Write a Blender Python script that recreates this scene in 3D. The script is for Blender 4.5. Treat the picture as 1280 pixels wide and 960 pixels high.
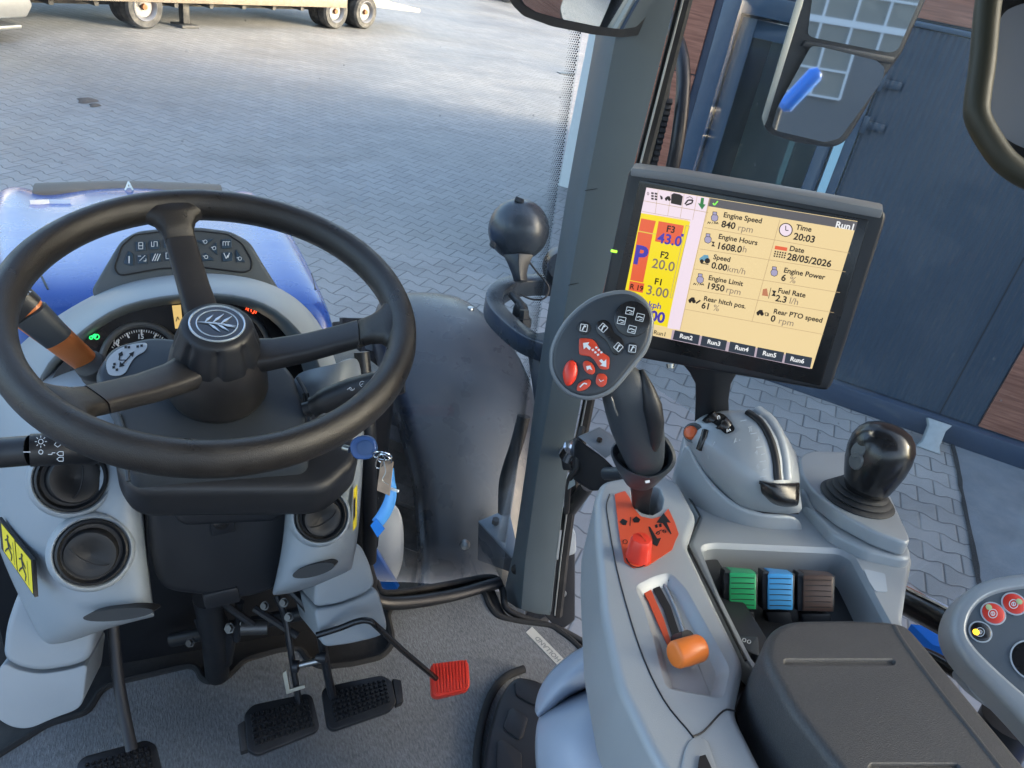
import bpy, bmesh, math, random
from mathutils import Vector, Matrix
random.seed(7)
for o in list(bpy.data.objects): bpy.data.objects.remove(o)
SC = bpy.context.scene
COL = SC.collection
R = math.radians
# ------------------------------------------------------------------ camera
FPX = 970.0; PITCH = R(30.5); ROLL = R(11.2); YAW = R(27.5)
CAM = Vector((-.05, 0, 2.47))
_r0 = Vector((math.cos(YAW), -math.sin(YAW), 0)); _h = Vector((math.sin(YAW), math.cos(YAW), 0)); _z = Vector((0, 0, 1))
FW = _h*math.cos(PITCH) - _z*math.sin(PITCH); _u0 = _h*math.sin(PITCH) + _z*math.cos(PITCH)
RT = _r0*math.cos(ROLL) + _u0*math.sin(ROLL); UP = -_r0*math.sin(ROLL) + _u0*math.cos(ROLL)
cd = bpy.data.cameras.new('camera'); cam = bpy.data.objects.new('camera', cd); COL.objects.link(cam)
cd.sensor_width = 36; cd.lens = FPX/1280*36; cd.clip_start = .02; cd.clip_end = 3000
cam.matrix_world = Matrix(((RT.x, UP.x, -FW.x, CAM.x), (RT.y, UP.y, -FW.y, CAM.y), (RT.z, UP.z, -FW.z, CAM.z), (0, 0, 0, 1)))
SC.camera = cam
# ------------------------------------------------------------------ light
SUN_EL, SUN_AZ = R(19), R(112)          # azimuth clockwise from the tractor's nose (+Y)
w = bpy.data.worlds.new('World'); SC.world = w; w.use_nodes = True
nt = w.node_tree; nt.nodes.clear()
sky = nt.nodes.new('ShaderNodeTexSky'); sky.sky_type = 'NISHITA'; sky.sun_disc = False
sky.sun_elevation = SUN_EL; sky.sun_rotation = SUN_AZ; sky.dust_density = 4.5; sky.air_density = 1.0; sky.ozone_density = 1.2
bg = nt.nodes.new('ShaderNodeBackground'); bg.inputs[1].default_value = .15
wo = nt.nodes.new('ShaderNodeOutputWorld'); nt.links.new(sky.outputs[0], bg.inputs[0]); nt.links.new(bg.outputs[0], wo.inputs[0])
sd = bpy.data.lights.new('sun', 'SUN'); sd.energy = .9; sd.angle = R(14); sd.color = (1, .84, .66)
so = bpy.data.objects.new('sun', sd); COL.objects.link(so)
sdir = Vector((math.sin(SUN_AZ)*math.cos(SUN_EL), math.cos(SUN_AZ)*math.cos(SUN_EL), math.sin(SUN_EL)))
so.rotation_euler = sdir.to_track_quat('Z', 'Y').to_euler(); so.location = (0, 0, 20)
SC.view_settings.view_transform = 'Standard'; SC.view_settings.look = 'None'
SC.view_settings.gamma = 1; SC.view_settings.use_curve_mapping = False
SC.view_settings.exposure = 2.5
SC.render.engine = 'CYCLES'; SC.cycles.use_denoising = True
SC.cycles.max_bounces = 8; SC.cycles.transparent_max_bounces = 12; SC.cycles.caustics_reflective = False
# ------------------------------------------------------------------ where things stand
def ray(x, y): return FW + RT*((x-640)/FPX) - UP*((y-480)/FPX)
def D(x, y, d): return CAM + ray(x, y)*d                  # a point d metres ahead of the eye
def PL(x, y, p, n): r = ray(x, y); return CAM + r*((Vector(p)-CAM).dot(n)/r.dot(n))
def Z(x, y, z): return PL(x, y, (0, 0, z), Vector((0, 0, 1)))
def X(x, y, v): return PL(x, y, (v, 0, 0), Vector((1, 0, 0)))
def Y(x, y, v): return PL(x, y, (0, v, 0), Vector((0, 1, 0)))
def V(*a): return Vector(a)
# ------------------------------------------------------------------ materials
def nodes(name):
    m = bpy.data.materials.new(name); m.use_nodes = True; t = m.node_tree
    return m, t, t.nodes['Principled BSDF']
def mat(name, col, rough=.5, metal=0, bump=0, bscale=900, var=.06, vscale=14, coat=0, spec=.5, emit=None, es=1, sheen=0, dust=0, rvar=.0, cior=1.5, bdist=.0006):
    m, t, b = nodes(name); N = t.nodes.new; L = t.links.new
    b.inputs['Roughness'].default_value = rough; b.inputs['Metallic'].default_value = metal
    b.inputs['Coat Weight'].default_value = coat; b.inputs['Coat Roughness'].default_value = .08; b.inputs['Coat IOR'].default_value = cior
    b.inputs['Specular IOR Level'].default_value = spec; b.inputs['Sheen Weight'].default_value = sheen
    tc = N('ShaderNodeTexCoord')
    n = N('ShaderNodeTexNoise'); n.inputs['Scale'].default_value = vscale; n.inputs['Detail'].default_value = 5
    L(tc.outputs['Object'], n.inputs['Vector'])
    mx = N('ShaderNodeMix'); mx.data_type = 'RGBA'
    mx.inputs[6].default_value = (*[c*(1-var) for c in col], 1); mx.inputs[7].default_value = (*[min(1, c*(1+var)) for c in col], 1)
    L(n.outputs[0], mx.inputs[0]); last = mx.outputs[2]
    if dust:
        d = N('ShaderNodeTexNoise'); d.inputs['Scale'].default_value = 9; d.inputs['Detail'].default_value = 8; d.inputs['Roughness'].default_value = .7
        L(tc.outputs['Object'], d.inputs['Vector'])
        cr = N('ShaderNodeValToRGB'); cr.color_ramp.elements[0].position = .45; cr.color_ramp.elements[1].position = .75
        cr.color_ramp.elements[1].color = (dust, dust, dust, 1); L(d.outputs[0], cr.inputs[0])
        m2 = N('ShaderNodeMix'); m2.data_type = 'RGBA'; L(cr.outputs[0], m2.inputs[0]); L(last, m2.inputs[6]); m2.inputs[7].default_value = (.36, .34, .31, 1)
        last = m2.outputs[2]
    L(last, b.inputs['Base Color'])
    if rvar:
        mr = N('ShaderNodeMapRange'); L(n.outputs[0], mr.inputs[0]); mr.inputs[1].default_value = .3; mr.inputs[2].default_value = .7
        mr.inputs[3].default_value = max(.02, rough-rvar); mr.inputs[4].default_value = rough+rvar; L(mr.outputs[0], b.inputs['Roughness'])
    if bump:
        n2 = N('ShaderNodeTexNoise'); n2.inputs['Scale'].default_value = bscale; n2.inputs['Detail'].default_value = 2
        L(tc.outputs['Object'], n2.inputs['Vector'])
        bp = N('ShaderNodeBump'); bp.inputs['Strength'].default_value = bump; bp.inputs['Distance'].default_value = bdist
        L(n2.outputs[0], bp.inputs['Height']); L(bp.outputs[0], b.inputs['Normal'])
    if emit:
        b.inputs['Emission Color'].default_value = (*emit, 1); b.inputs['Emission Strength'].default_value = es
    return m
M = {}
M['dash'] = mat('grey_plastic', (.28, .325, .365), .42, bump=.25, bscale=1500, rvar=.06)
M['console'] = mat('silver_grey_plastic', (.35, .38, .405), .40, .15, bump=.3, bscale=1500, rvar=.06, dust=.03)
M['seatp'] = mat('seat_fairing_plastic', (.36, .42, .52), .45, bump=.15, bscale=1500)
M['pillar'] = mat('pillar_trim_plastic', (.125, .16, .18), .5, bump=.2, bscale=1200)
M['dgrey'] = mat('dark_grey_plastic', (.036, .045, .056), .45, bump=.3, bscale=1500, rvar=.06)
M['cluster'] = mat('button_panel_plastic', (.075, .09, .10), .45, bump=.2)
M['black'] = mat('black_plastic', (.014, .016, .02), .42, bump=.25, bscale=1400, rvar=.08)
M['gloss'] = mat('gloss_black_plastic', (.012, .012, .013), .24, rvar=.05, dust=.03)
M['rubber'] = mat('black_rubber', (.018, .019, .021), .65, bump=.5, bscale=900, dust=.12)
M['pedalrub'] = mat('worn_pedal_rubber', (.012, .013, .015), .3, bump=.5, bscale=700, dust=.08)
M['leather'] = mat('steering_wheel_skin', (.017, .016, .0155), .36, bump=.8, bscale=1100, rvar=.1, var=.25, vscale=40)
M['spoke'] = mat('spoke_plastic', (.019, .019, .021), .42, bump=.4, bscale=1200, dust=.05)
M['pad'] = mat('armrest_vinyl', (.056, .057, .060), .45, bump=.8, bscale=1000, var=.35, vscale=600, dust=.04, bdist=.0006)
M['chrome'] = mat('chrome', (.75, .78, .8), .12, 1)
M['steel'] = mat('zinc_steel', (.5, .5, .47), .35, 1, dust=.2)
M['white'] = mat('white_print', (.75, .78, .8), .5)
M['greyprint'] = mat('pale_grey_print', (.5, .55, .6), .5)
M['ink'] = mat('black_print', (.01, .01, .012), .5)
M['orange'] = mat('orange_plastic', (.80, .20, .035), .35, bump=.1, rvar=.05)
M['lever_orange'] = mat('matt_orange_plastic', (.62, .20, .06), .42, bump=.15)
M['red'] = mat('red_plastic', (.72, .045, .025), .35, bump=.1)
M['redorange'] = mat('red_orange_plastic', (.62, .06, .025), .38, bump=.1)
M['sticker'] = mat('red_orange_sticker', (.62, .085, .035), .45)
M['yellow'] = mat('yellow_sticker', (.85, .68, .02), .5)
M['green'] = mat('green_plastic', (.02, .36, .14), .4)
M['blue'] = mat('light_blue_plastic', (.06, .33, .68), .4)
M['brown'] = mat('brown_plastic', (.075, .045, .035), .45)
M['keyblue'] = mat('blue_key_plastic', (.03, .085, .26), .38)
M['tag'] = mat('blue_ribbon', (.08, .33, .80), .6)
M['card'] = mat('worn_paper_tag', (.36, .27, .2), .8, var=.4, vscale=90)
M['paint'] = mat('tractor_blue_paint', (.012, .07, .34), .28, coat=.55, dust=.05, rvar=.05, cior=1.5)
M['vent'] = mat('matt_black_vent', (.012, .013, .015), .55, bump=.2)
M['dull'] = mat('dull_steel', (.10, .10, .10), .45, .8, dust=.2)  # darker and duller than the zinc parts
M['brightblue'] = mat('bright_blue_paint', (.01, .16, .62), .35, coat=.5)
M['fender'] = mat('fender_plastic', (.030, .040, .054), .30, bump=.3, bscale=500, dust=.07, rvar=.08)
M['tyre'] = mat('tyre_rubber', (.035, .037, .04), .7, bump=.5, bscale=300, dust=.35)
M['rim'] = mat('white_rim_paint', (.62, .64, .62), .4, dust=.25)
M['trailer'] = mat('trailer_paint', (.20, .168, .13), .55, dust=.4, var=.3, vscale=6)
M['trailerdark'] = mat('trailer_chassis', (.03, .032, .035), .6, dust=.3)
M['frameblue'] = mat('blue_grey_aluminium', (.03, .06, .10), .35, coat=.2, dust=.05)
M['skirt'] = mat('dark_blue_skirting', (.032, .050, .085), .4, dust=.05)
M['grass_strip'] = mat('mesh_grille', (.13, .125, .11), .7, bump=1, bscale=400)
M['mirrorglass'] = mat('mirror_glass', (.85, .88, .9), .02, 1)
M['matborder'] = mat('carpet_binding', (.02, .022, .024), .9, bump=1, bscale=600)
M['concrete_block'] = mat('concrete_paver', (.33, .35, .35), .85, bump=1, bscale=120, var=.2, vscale=30)
M['inner'] = mat('inner_room_wall', (.75, .80, .76), .8)
M['headliner'] = mat('roof_lining', (.5, .51, .52), .9)

def carpet():
    m, t, b = nodes('grey_carpet'); N = t.nodes.new; L = t.links.new
    tc = N('ShaderNodeTexCoord'); mp = N('ShaderNodeMapping'); mp.inputs['Scale'].default_value = (1, .28, 1); mp.inputs['Rotation'].default_value = (0, 0, .15)
    L(tc.outputs['Object'], mp.inputs[0])
    n = N('ShaderNodeTexNoise'); n.inputs['Scale'].default_value = 330; n.inputs['Detail'].default_value = 5; n.inputs['Roughness'].default_value = .75
    n2 = N('ShaderNodeTexNoise'); n2.inputs['Scale'].default_value = 9; n2.inputs['Detail'].default_value = 4
    L(mp.outputs[0], n.inputs[0]); L(tc.outputs['Object'], n2.inputs[0])
    cr = N('ShaderNodeValToRGB'); e = cr.color_ramp.elements; e[0].position = .32; e[0].color = (.095, .115, .135, 1); e[1].position = .74; e[1].color = (.27, .32, .365, 1)
    L(n.outputs[0], cr.inputs[0])
    mx = N('ShaderNodeMix'); mx.data_type = 'RGBA'; mx.blend_type = 'MULTIPLY'; mx.inputs[0].default_value = .5
    L(cr.outputs[0], mx.inputs[6]); L(n2.outputs[0], mx.inputs[7]); 
    hs = N('ShaderNodeHueSaturation'); hs.inputs['Saturation'].default_value = .6; hs.inputs['Value'].default_value = 1.15; L(mx.outputs[2], hs.inputs['Color'])
    L(hs.outputs[0], b.inputs['Base Color']); b.inputs['Roughness'].default_value = .95; b.inputs['Specular IOR Level'].default_value = .1; b.inputs['Sheen Weight'].default_value = .2
    bp = N('ShaderNodeBump'); bp.inputs['Strength'].default_value = 1; bp.inputs['Distance'].default_value = .003; L(n.outputs[0], bp.inputs['Height']); L(bp.outputs[0], b.inputs['Normal'])
    return m
M['carpet'] = carpet()

WALL_ANG = R(-46.4)
def pavers():
    m, t, b = nodes('zigzag_pavers'); N = t.nodes.new; L = t.links.new
    def mth(op, a, bb=None, c=None):
        n = N('ShaderNodeMath'); n.operation = op
        for i, v in enumerate((a, bb, c)):
            if v is None: continue
            if isinstance(v, (int, float)): n.inputs[i].default_value = v
            else: L(v, n.inputs[i])
        return n.outputs[0]
    tc = N('ShaderNodeTexCoord'); mp = N('ShaderNodeMapping'); mp.inputs['Rotation'].default_value = (0, 0, -R(-44.5))
    L(tc.outputs['Object'], mp.inputs[0]); sp = N('ShaderNodeSeparateXYZ'); L(mp.outputs[0], sp.inputs[0])
    u, v = sp.outputs[0], sp.outputs[1]
    p = .139
    bi = mth('ROUND', mth('DIVIDE', v, p))
    # trapezoid wave, period .2, phase by boundary
    fr = mth('FRACT', mth('DIVIDE', mth('ADD', u, mth('MULTIPLY', bi, .1)), .2))
    tri = mth('MULTIPLY', mth('SUBTRACT', mth('ABSOLUTE', mth('SUBTRACT', fr, .5)), .25), 4)     # 1 at ends, -1 in the middle
    trap = mth('MINIMUM', mth('MAXIMUM', mth('MULTIPLY', tri, 2.2), -1), 1)
    dv = mth('SUBTRACT', mth('SUBTRACT', v, mth('MULTIPLY', bi, p)), mth('MULTIPLY', trap, .013))
    row = mth('SUBTRACT', bi, mth('LESS_THAN', dv, 0))
    ru = mth('DIVIDE', mth('ADD', u, mth('MULTIPLY', mth('ADD', row, 1), .1)), .2)
    fu = mth('FRACT', ru); ci = mth('FLOOR', ru)
    du = mth('MULTIPLY', mth('MINIMUM', fu, mth('SUBTRACT', 1, fu)), .2)
    d = mth('MINIMUM', mth('ABSOLUTE', dv), du)
    jr = N('ShaderNodeMapRange'); jr.interpolation_type = 'SMOOTHSTEP'; L(d, jr.inputs[0]); jr.inputs[1].default_value = .0022; jr.inputs[2].default_value = .0065
    cb = N('ShaderNodeCombineXYZ'); L(row, cb.inputs[0]); L(ci, cb.inputs[1])
    wn = N('ShaderNodeTexWhiteNoise'); wn.noise_dimensions = '2D'; L(cb.outputs[0], wn.inputs[0])
    n1 = N('ShaderNodeTexNoise'); n1.inputs['Scale'].default_value = .55; n1.inputs['Detail'].default_value = 7; n1.inputs['Roughness'].default_value = .65; L(tc.outputs['Object'], n1.inputs[0])
    n2 = N('ShaderNodeTexNoise'); n2.inputs['Scale'].default_value = 60; n2.inputs['Detail'].default_value = 6; n2.inputs['Roughness'].default_value = .7; L(tc.outputs['Object'], n2.inputs[0])
    n3 = N('ShaderNodeTexNoise'); n3.inputs['Scale'].default_value = 3.2; n3.inputs['Detail'].default_value = 6; L(tc.outputs['Object'], n3.inputs[0])
    cr = N('ShaderNodeValToRGB'); e = cr.color_ramp.elements; e[0].position = .35; e[0].color = (.21, .21, .208, 1); e[1].position = .68; e[1].color = (.31, .307, .30, 1)
    L(n1.outputs[0], cr.inputs[0])
    val = mth('ADD', mth('ADD', mth('MULTIPLY', wn.outputs[0], .16), .74), mth('MULTIPLY', mth('ADD', n2.outputs[0], mth('MULTIPLY', n3.outputs[0], .8)), .2))
    hs = N('ShaderNodeHueSaturation'); L(cr.outputs[0], hs.inputs['Color']); L(val, hs.inputs['Value'])
    # beige tint: some sand and dirt, and warm sunlight painted into the paving
    n4 = N('ShaderNodeTexNoise'); n4.inputs['Scale'].default_value = .3; n4.inputs['Detail'].default_value = 8; mp2 = N('ShaderNodeMapping'); mp2.inputs['Scale'].default_value = (.5, 1.6, 1); mp2.inputs['Location'].default_value = (3.1, .7, 0)
    L(tc.outputs['Object'], mp2.inputs[0]); L(mp2.outputs[0], n4.inputs[0])
    sr = N('ShaderNodeMapRange'); L(n4.outputs[0], sr.inputs[0]); sr.inputs[1].default_value = .5; sr.inputs[2].default_value = .72; sr.inputs[4].default_value = .5
    ms = N('ShaderNodeMix'); ms.data_type = 'RGBA'; L(sr.outputs[0], ms.inputs[0]); L(hs.outputs[0], ms.inputs[6]); ms.inputs[7].default_value = (.27, .25, .21, 1)
    n6 = N('ShaderNodeTexNoise'); n6.inputs['Scale'].default_value = 1.1; n6.inputs['Detail'].default_value = 9; n6.inputs['Roughness'].default_value = .75; mp3 = N('ShaderNodeMapping'); mp3.inputs['Scale'].default_value = (.35, 1.3, 1); mp3.inputs['Rotation'].default_value = (0, 0, .5); L(tc.outputs['Object'], mp3.inputs[0]); L(mp3.outputs[0], n6.inputs[0])
    dr2 = N('ShaderNodeMapRange'); L(n6.outputs[0], dr2.inputs[0]); dr2.inputs[1].default_value = .54; dr2.inputs[2].default_value = .70; dr2.inputs[4].default_value = .45
    mo2 = N('ShaderNodeMix'); mo2.data_type = 'RGBA'; L(dr2.outputs[0], mo2.inputs[0]); L(ms.outputs[2], mo2.inputs[6]); mo2.inputs[7].default_value = (.11, .105, .10, 1); ms = mo2
    # joints: dark dirt, pale sand in places
    jc = N('ShaderNodeMix'); jc.data_type = 'RGBA'; jr2 = N('ShaderNodeMapRange'); L(n3.outputs[0], jr2.inputs[0]); jr2.inputs[1].default_value = .5; jr2.inputs[2].default_value = .66
    L(jr2.outputs[0], jc.inputs[0]); jc.inputs[6].default_value = (.095, .096, .098, 1); jc.inputs[7].default_value = (.22, .22, .21, 1)
    mj = N('ShaderNodeMix'); mj.data_type = 'RGBA'; L(jr.outputs[0], mj.inputs[0]); L(jc.outputs[2], mj.inputs[6]); L(ms.outputs[2], mj.inputs[7])
    L(mj.outputs[2], b.inputs['Base Color']); b.inputs['Roughness'].default_value = .62
    rr = N('ShaderNodeMapRange'); L(n1.outputs[0], rr.inputs[0]); rr.inputs[1].default_value = .3; rr.inputs[2].default_value = .7; rr.inputs[3].default_value = .45; rr.inputs[4].default_value = .7; b.inputs['Specular IOR Level'].default_value = .55; L(rr.outputs[0], b.inputs['Roughness'])
    jb = N('ShaderNodeMapRange'); L(d, jb.inputs[0]); jb.inputs[1].default_value = .001; jb.inputs[2].default_value = .011
    hh = mth('ADD', mth('ADD', jb.outputs[0], mth('MULTIPLY', n2.outputs[0], .25)), mth('MULTIPLY', wn.outputs[0], .25))
    bp = N('ShaderNodeBump'); bp.inputs['Strength'].default_value = .6; bp.inputs['Distance'].default_value = .005; L(hh, bp.inputs['Height']); L(bp.outputs[0], b.inputs['Normal'])
    return m
M['pavers'] = pavers()
M['slab'] = mat('concrete_slab', (.15, .175, .20), .75, bump=1, bscale=60, var=.35, vscale=4, dust=.2)

def cladding():
    m, t, b = nodes('brown_wood_grain_cladding'); N = t.nodes.new; L = t.links.new
    tc = N('ShaderNodeTexCoord'); mp = N('ShaderNodeMapping'); mp.inputs['Scale'].default_value = (2.5, 2.5, 45); mp.inputs['Rotation'].default_value = (0, 0, 0)
    L(tc.outputs['Object'], mp.inputs[0]); n = N('ShaderNodeTexNoise'); n.inputs['Scale'].default_value = 1.6; n.inputs['Detail'].default_value = 7; n.inputs['Distortion'].default_value = .6; L(mp.outputs[0], n.inputs[0])
    cr = N('ShaderNodeValToRGB'); e = cr.color_ramp.elements; e[0].position = .3; e[0].color = (.17, .062, .036, 1); e[1].position = .7; e[1].color = (.34, .145, .09, 1); L(n.outputs[0], cr.inputs[0])
    L(cr.outputs[0], b.inputs['Base Color']); b.inputs['Roughness'].default_value = .5
    return m
M['clad'] = cladding()
def ribbed():
    m, t, b = nodes('ribbed_blue_panel'); N = t.nodes.new; L = t.links.new
    tc = N('ShaderNodeTexCoord'); mp = N('ShaderNodeMapping'); mp.inputs['Rotation'].default_value = (0, 0, -WALL_ANG); L(tc.outputs['Object'], mp.inputs[0])
    wv = N('ShaderNodeTexWave'); wv.wave_type = 'BANDS'; wv.bands_direction = 'X'; wv.inputs['Scale'].default_value = 8.5; L(mp.outputs[0], wv.inputs[0])
    n = N('ShaderNodeTexNoise'); n.inputs['Scale'].default_value = 3; n.inputs['Detail'].default_value = 6; L(tc.outputs['Object'], n.inputs[0])
    mx = N('ShaderNodeMix'); mx.data_type = 'RGBA'; mx.inputs[6].default_value = (.024, .042, .068, 1); mx.inputs[7].default_value = (.036, .058, .086, 1); L(n.outputs[0], mx.inputs[0]); L(mx.outputs[2], b.inputs['Base Color'])
    bp = N('ShaderNodeBump'); bp.inputs['Strength'].default_value = .9; bp.inputs['Distance'].default_value = .008; L(wv.outputs[1], bp.inputs['Height']); L(bp.outputs[0], b.inputs['Normal'])
    b.inputs['Roughness'].default_value = .42
    return m
M['ribbed'] = ribbed()
def glass(name, tint, refl=1.0, smudge=.0):
    m, t, b = nodes(name); N = t.nodes.new; L = t.links.new; t.nodes.remove(b)
    tr = N('ShaderNodeBsdfTransparent'); tr.inputs[0].default_value = (*tint, 1)
    gl = N('ShaderNodeBsdfGlossy'); gl.inputs['Roughness'].default_value = .01; gl.inputs[0].default_value = (1, 1, 1, 1)
    fr = N('ShaderNodeFresnel'); fr.inputs[0].default_value = 1.33
    mu = N('ShaderNodeMath'); mu.operation = 'MULTIPLY'; mu.inputs[1].default_value = refl; L(fr.outputs[0], mu.inputs[0])
    mix = N('ShaderNodeMixShader'); L(mu.outputs[0], mix.inputs[0]); L(tr.outputs[0], mix.inputs[1]); L(gl.outputs[0], mix.inputs[2])
    out = t.nodes['Material Output']; last = mix.outputs[0]
    if smudge:
        df = N('ShaderNodeBsdfDiffuse'); df.inputs[0].default_value = (.75, .77, .8, 1)
        tc = N('ShaderNodeTexCoord'); mp = N('ShaderNodeMapping'); mp.inputs['Scale'].default_value = (1, 1, .25); L(tc.outputs['Object'], mp.inputs[0])
        n = N('ShaderNodeTexNoise'); n.inputs['Scale'].default_value = 3; n.inputs['Detail'].default_value = 8; n.inputs['Roughness'].default_value = .65; L(mp.outputs[0], n.inputs[0])
        vo = N('ShaderNodeTexVoronoi'); vo.inputs['Scale'].default_value = 26; L(tc.outputs['Object'], vo.inputs[0])
        lt = N('ShaderNodeMath'); lt.operation = 'LESS_THAN'; lt.inputs[1].default_value = .045; L(vo.outputs[0], lt.inputs[0])
        sp = N('ShaderNodeMath'); sp.operation = 'MULTIPLY'; sp.inputs[1].default_value = .25; L(lt.outputs[0], sp.inputs[0])
        mr = N('ShaderNodeMapRange'); L(n.outputs[0], mr.inputs[0]); mr.inputs[1].default_value = .4; mr.inputs[2].default_value = .8; mr.inputs[4].default_value = smudge
        ad = N('ShaderNodeMath'); ad.operation = 'ADD'; L(sp.outputs[0], ad.inputs[0]); L(mr.outputs[0], ad.inputs[1])
        m2 = N('ShaderNodeMixShader'); L(ad.outputs[0], m2.inputs[0]); L(last, m2.inputs[1]); L(df.outputs[0], m2.inputs[2]); last = m2.outputs[0]
    L(last, out.inputs[0])
    return m
M['glass'] = glass('cab_glass', (.94, .965, .97), .7, .03)
M['sideglass'] = glass('cab_side_glass', (.92, .96, .97), .32, .05)
M['doorglass'] = glass('door_glass', (.78, .90, .90), .8, .04)
def emit(name, col, s=1): return mat(name, tuple(c*.12 for c in col), .3, emit=col, es=s*.20, var=0)
M['scr'] = emit('screen_amber', (.86, .66, .34), .85)
M['scr_y'] = emit('screen_yellow', (.93, .74, .02), .85)
M['scr_r'] = emit('screen_red', (.80, .13, .05), .85)
M['scr_l'] = emit('screen_lilac', (.84, .70, .78), .9)
M['scr_d'] = emit('screen_dark', (.03, .04, .06), .8)
M['scr_k'] = emit('screen_black_text', (.03, .02, .015), .5)
M['scr_b'] = emit('screen_blue_text', (.07, .05, .42), .8)
M['scr_g'] = emit('screen_grey_text', (.26, .2, .15), .8)
M['scr_v'] = emit('screen_engine_symbol', (.42, .38, .55), .8)
M['scr_w'] = emit('screen_white_text', (.85, .85, .85), .9)
M['led'] = emit('green_led', (.35, .9, .05), 2.0)
M['lamp_green'] = emit('green_warning_light', (.02, .75, .15), 2.2)
M['lamp_red'] = emit('red_warning_light', (1, .07, .02), 3)
M['lcd'] = emit('amber_lcd', (.85, .58, .2), .8)
# ------------------------------------------------------------------ mesh building
def cr_spline(pts, n=6, closed=False):
    P = [Vector(p) for p in pts]; out = []; N_ = len(P)
    rng = range(N_) if closed else range(N_-1)
    for i in rng:
        p0 = P[(i-1) % N_] if closed or i > 0 else P[0]*2-P[1]
        p1 = P[i]; p2 = P[(i+1) % N_]; p3 = P[(i+2) % N_] if closed or i+2 < N_ else P[-1]*2-P[-2]
        for k in range(n):
            t = k/n
            out.append(.5*((2*p1)+(p2-p0)*t+(2*p0-5*p1+4*p2-p3)*t*t+(3*p1-p0-3*p2+p3)*t**3))
    if not closed: out.append(P[-1])
    return out
def fillet(pts, r, n=5):
    P = [Vector(p) for p in pts]; out = []; N_ = len(P)
    for i in range(N_):
        a, b, c = P[i-1], P[i], P[(i+1) % N_]
        rr = r[i] if isinstance(r, (list, tuple)) else r
        d1 = min(rr, (a-b).length*.48); d2 = min(rr, (c-b).length*.48)
        s = b+(a-b).normalized()*d1; e = b+(c-b).normalized()*d2
        for k in range(n+1):
            t = k/n; out.append(s*(1-t)**2+b*2*t*(1-t)+e*t*t)
    return out
def frame_from(axis, hint=None):
    a = Vector(axis).normalized(); h = Vector(hint) if hint is not None else (V(0, 0, 1) if abs(a.z) < .9 else V(1, 0, 0))
    x = (h-a*h.dot(a)).normalized(); y = a.cross(x); return x, y, a
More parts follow.
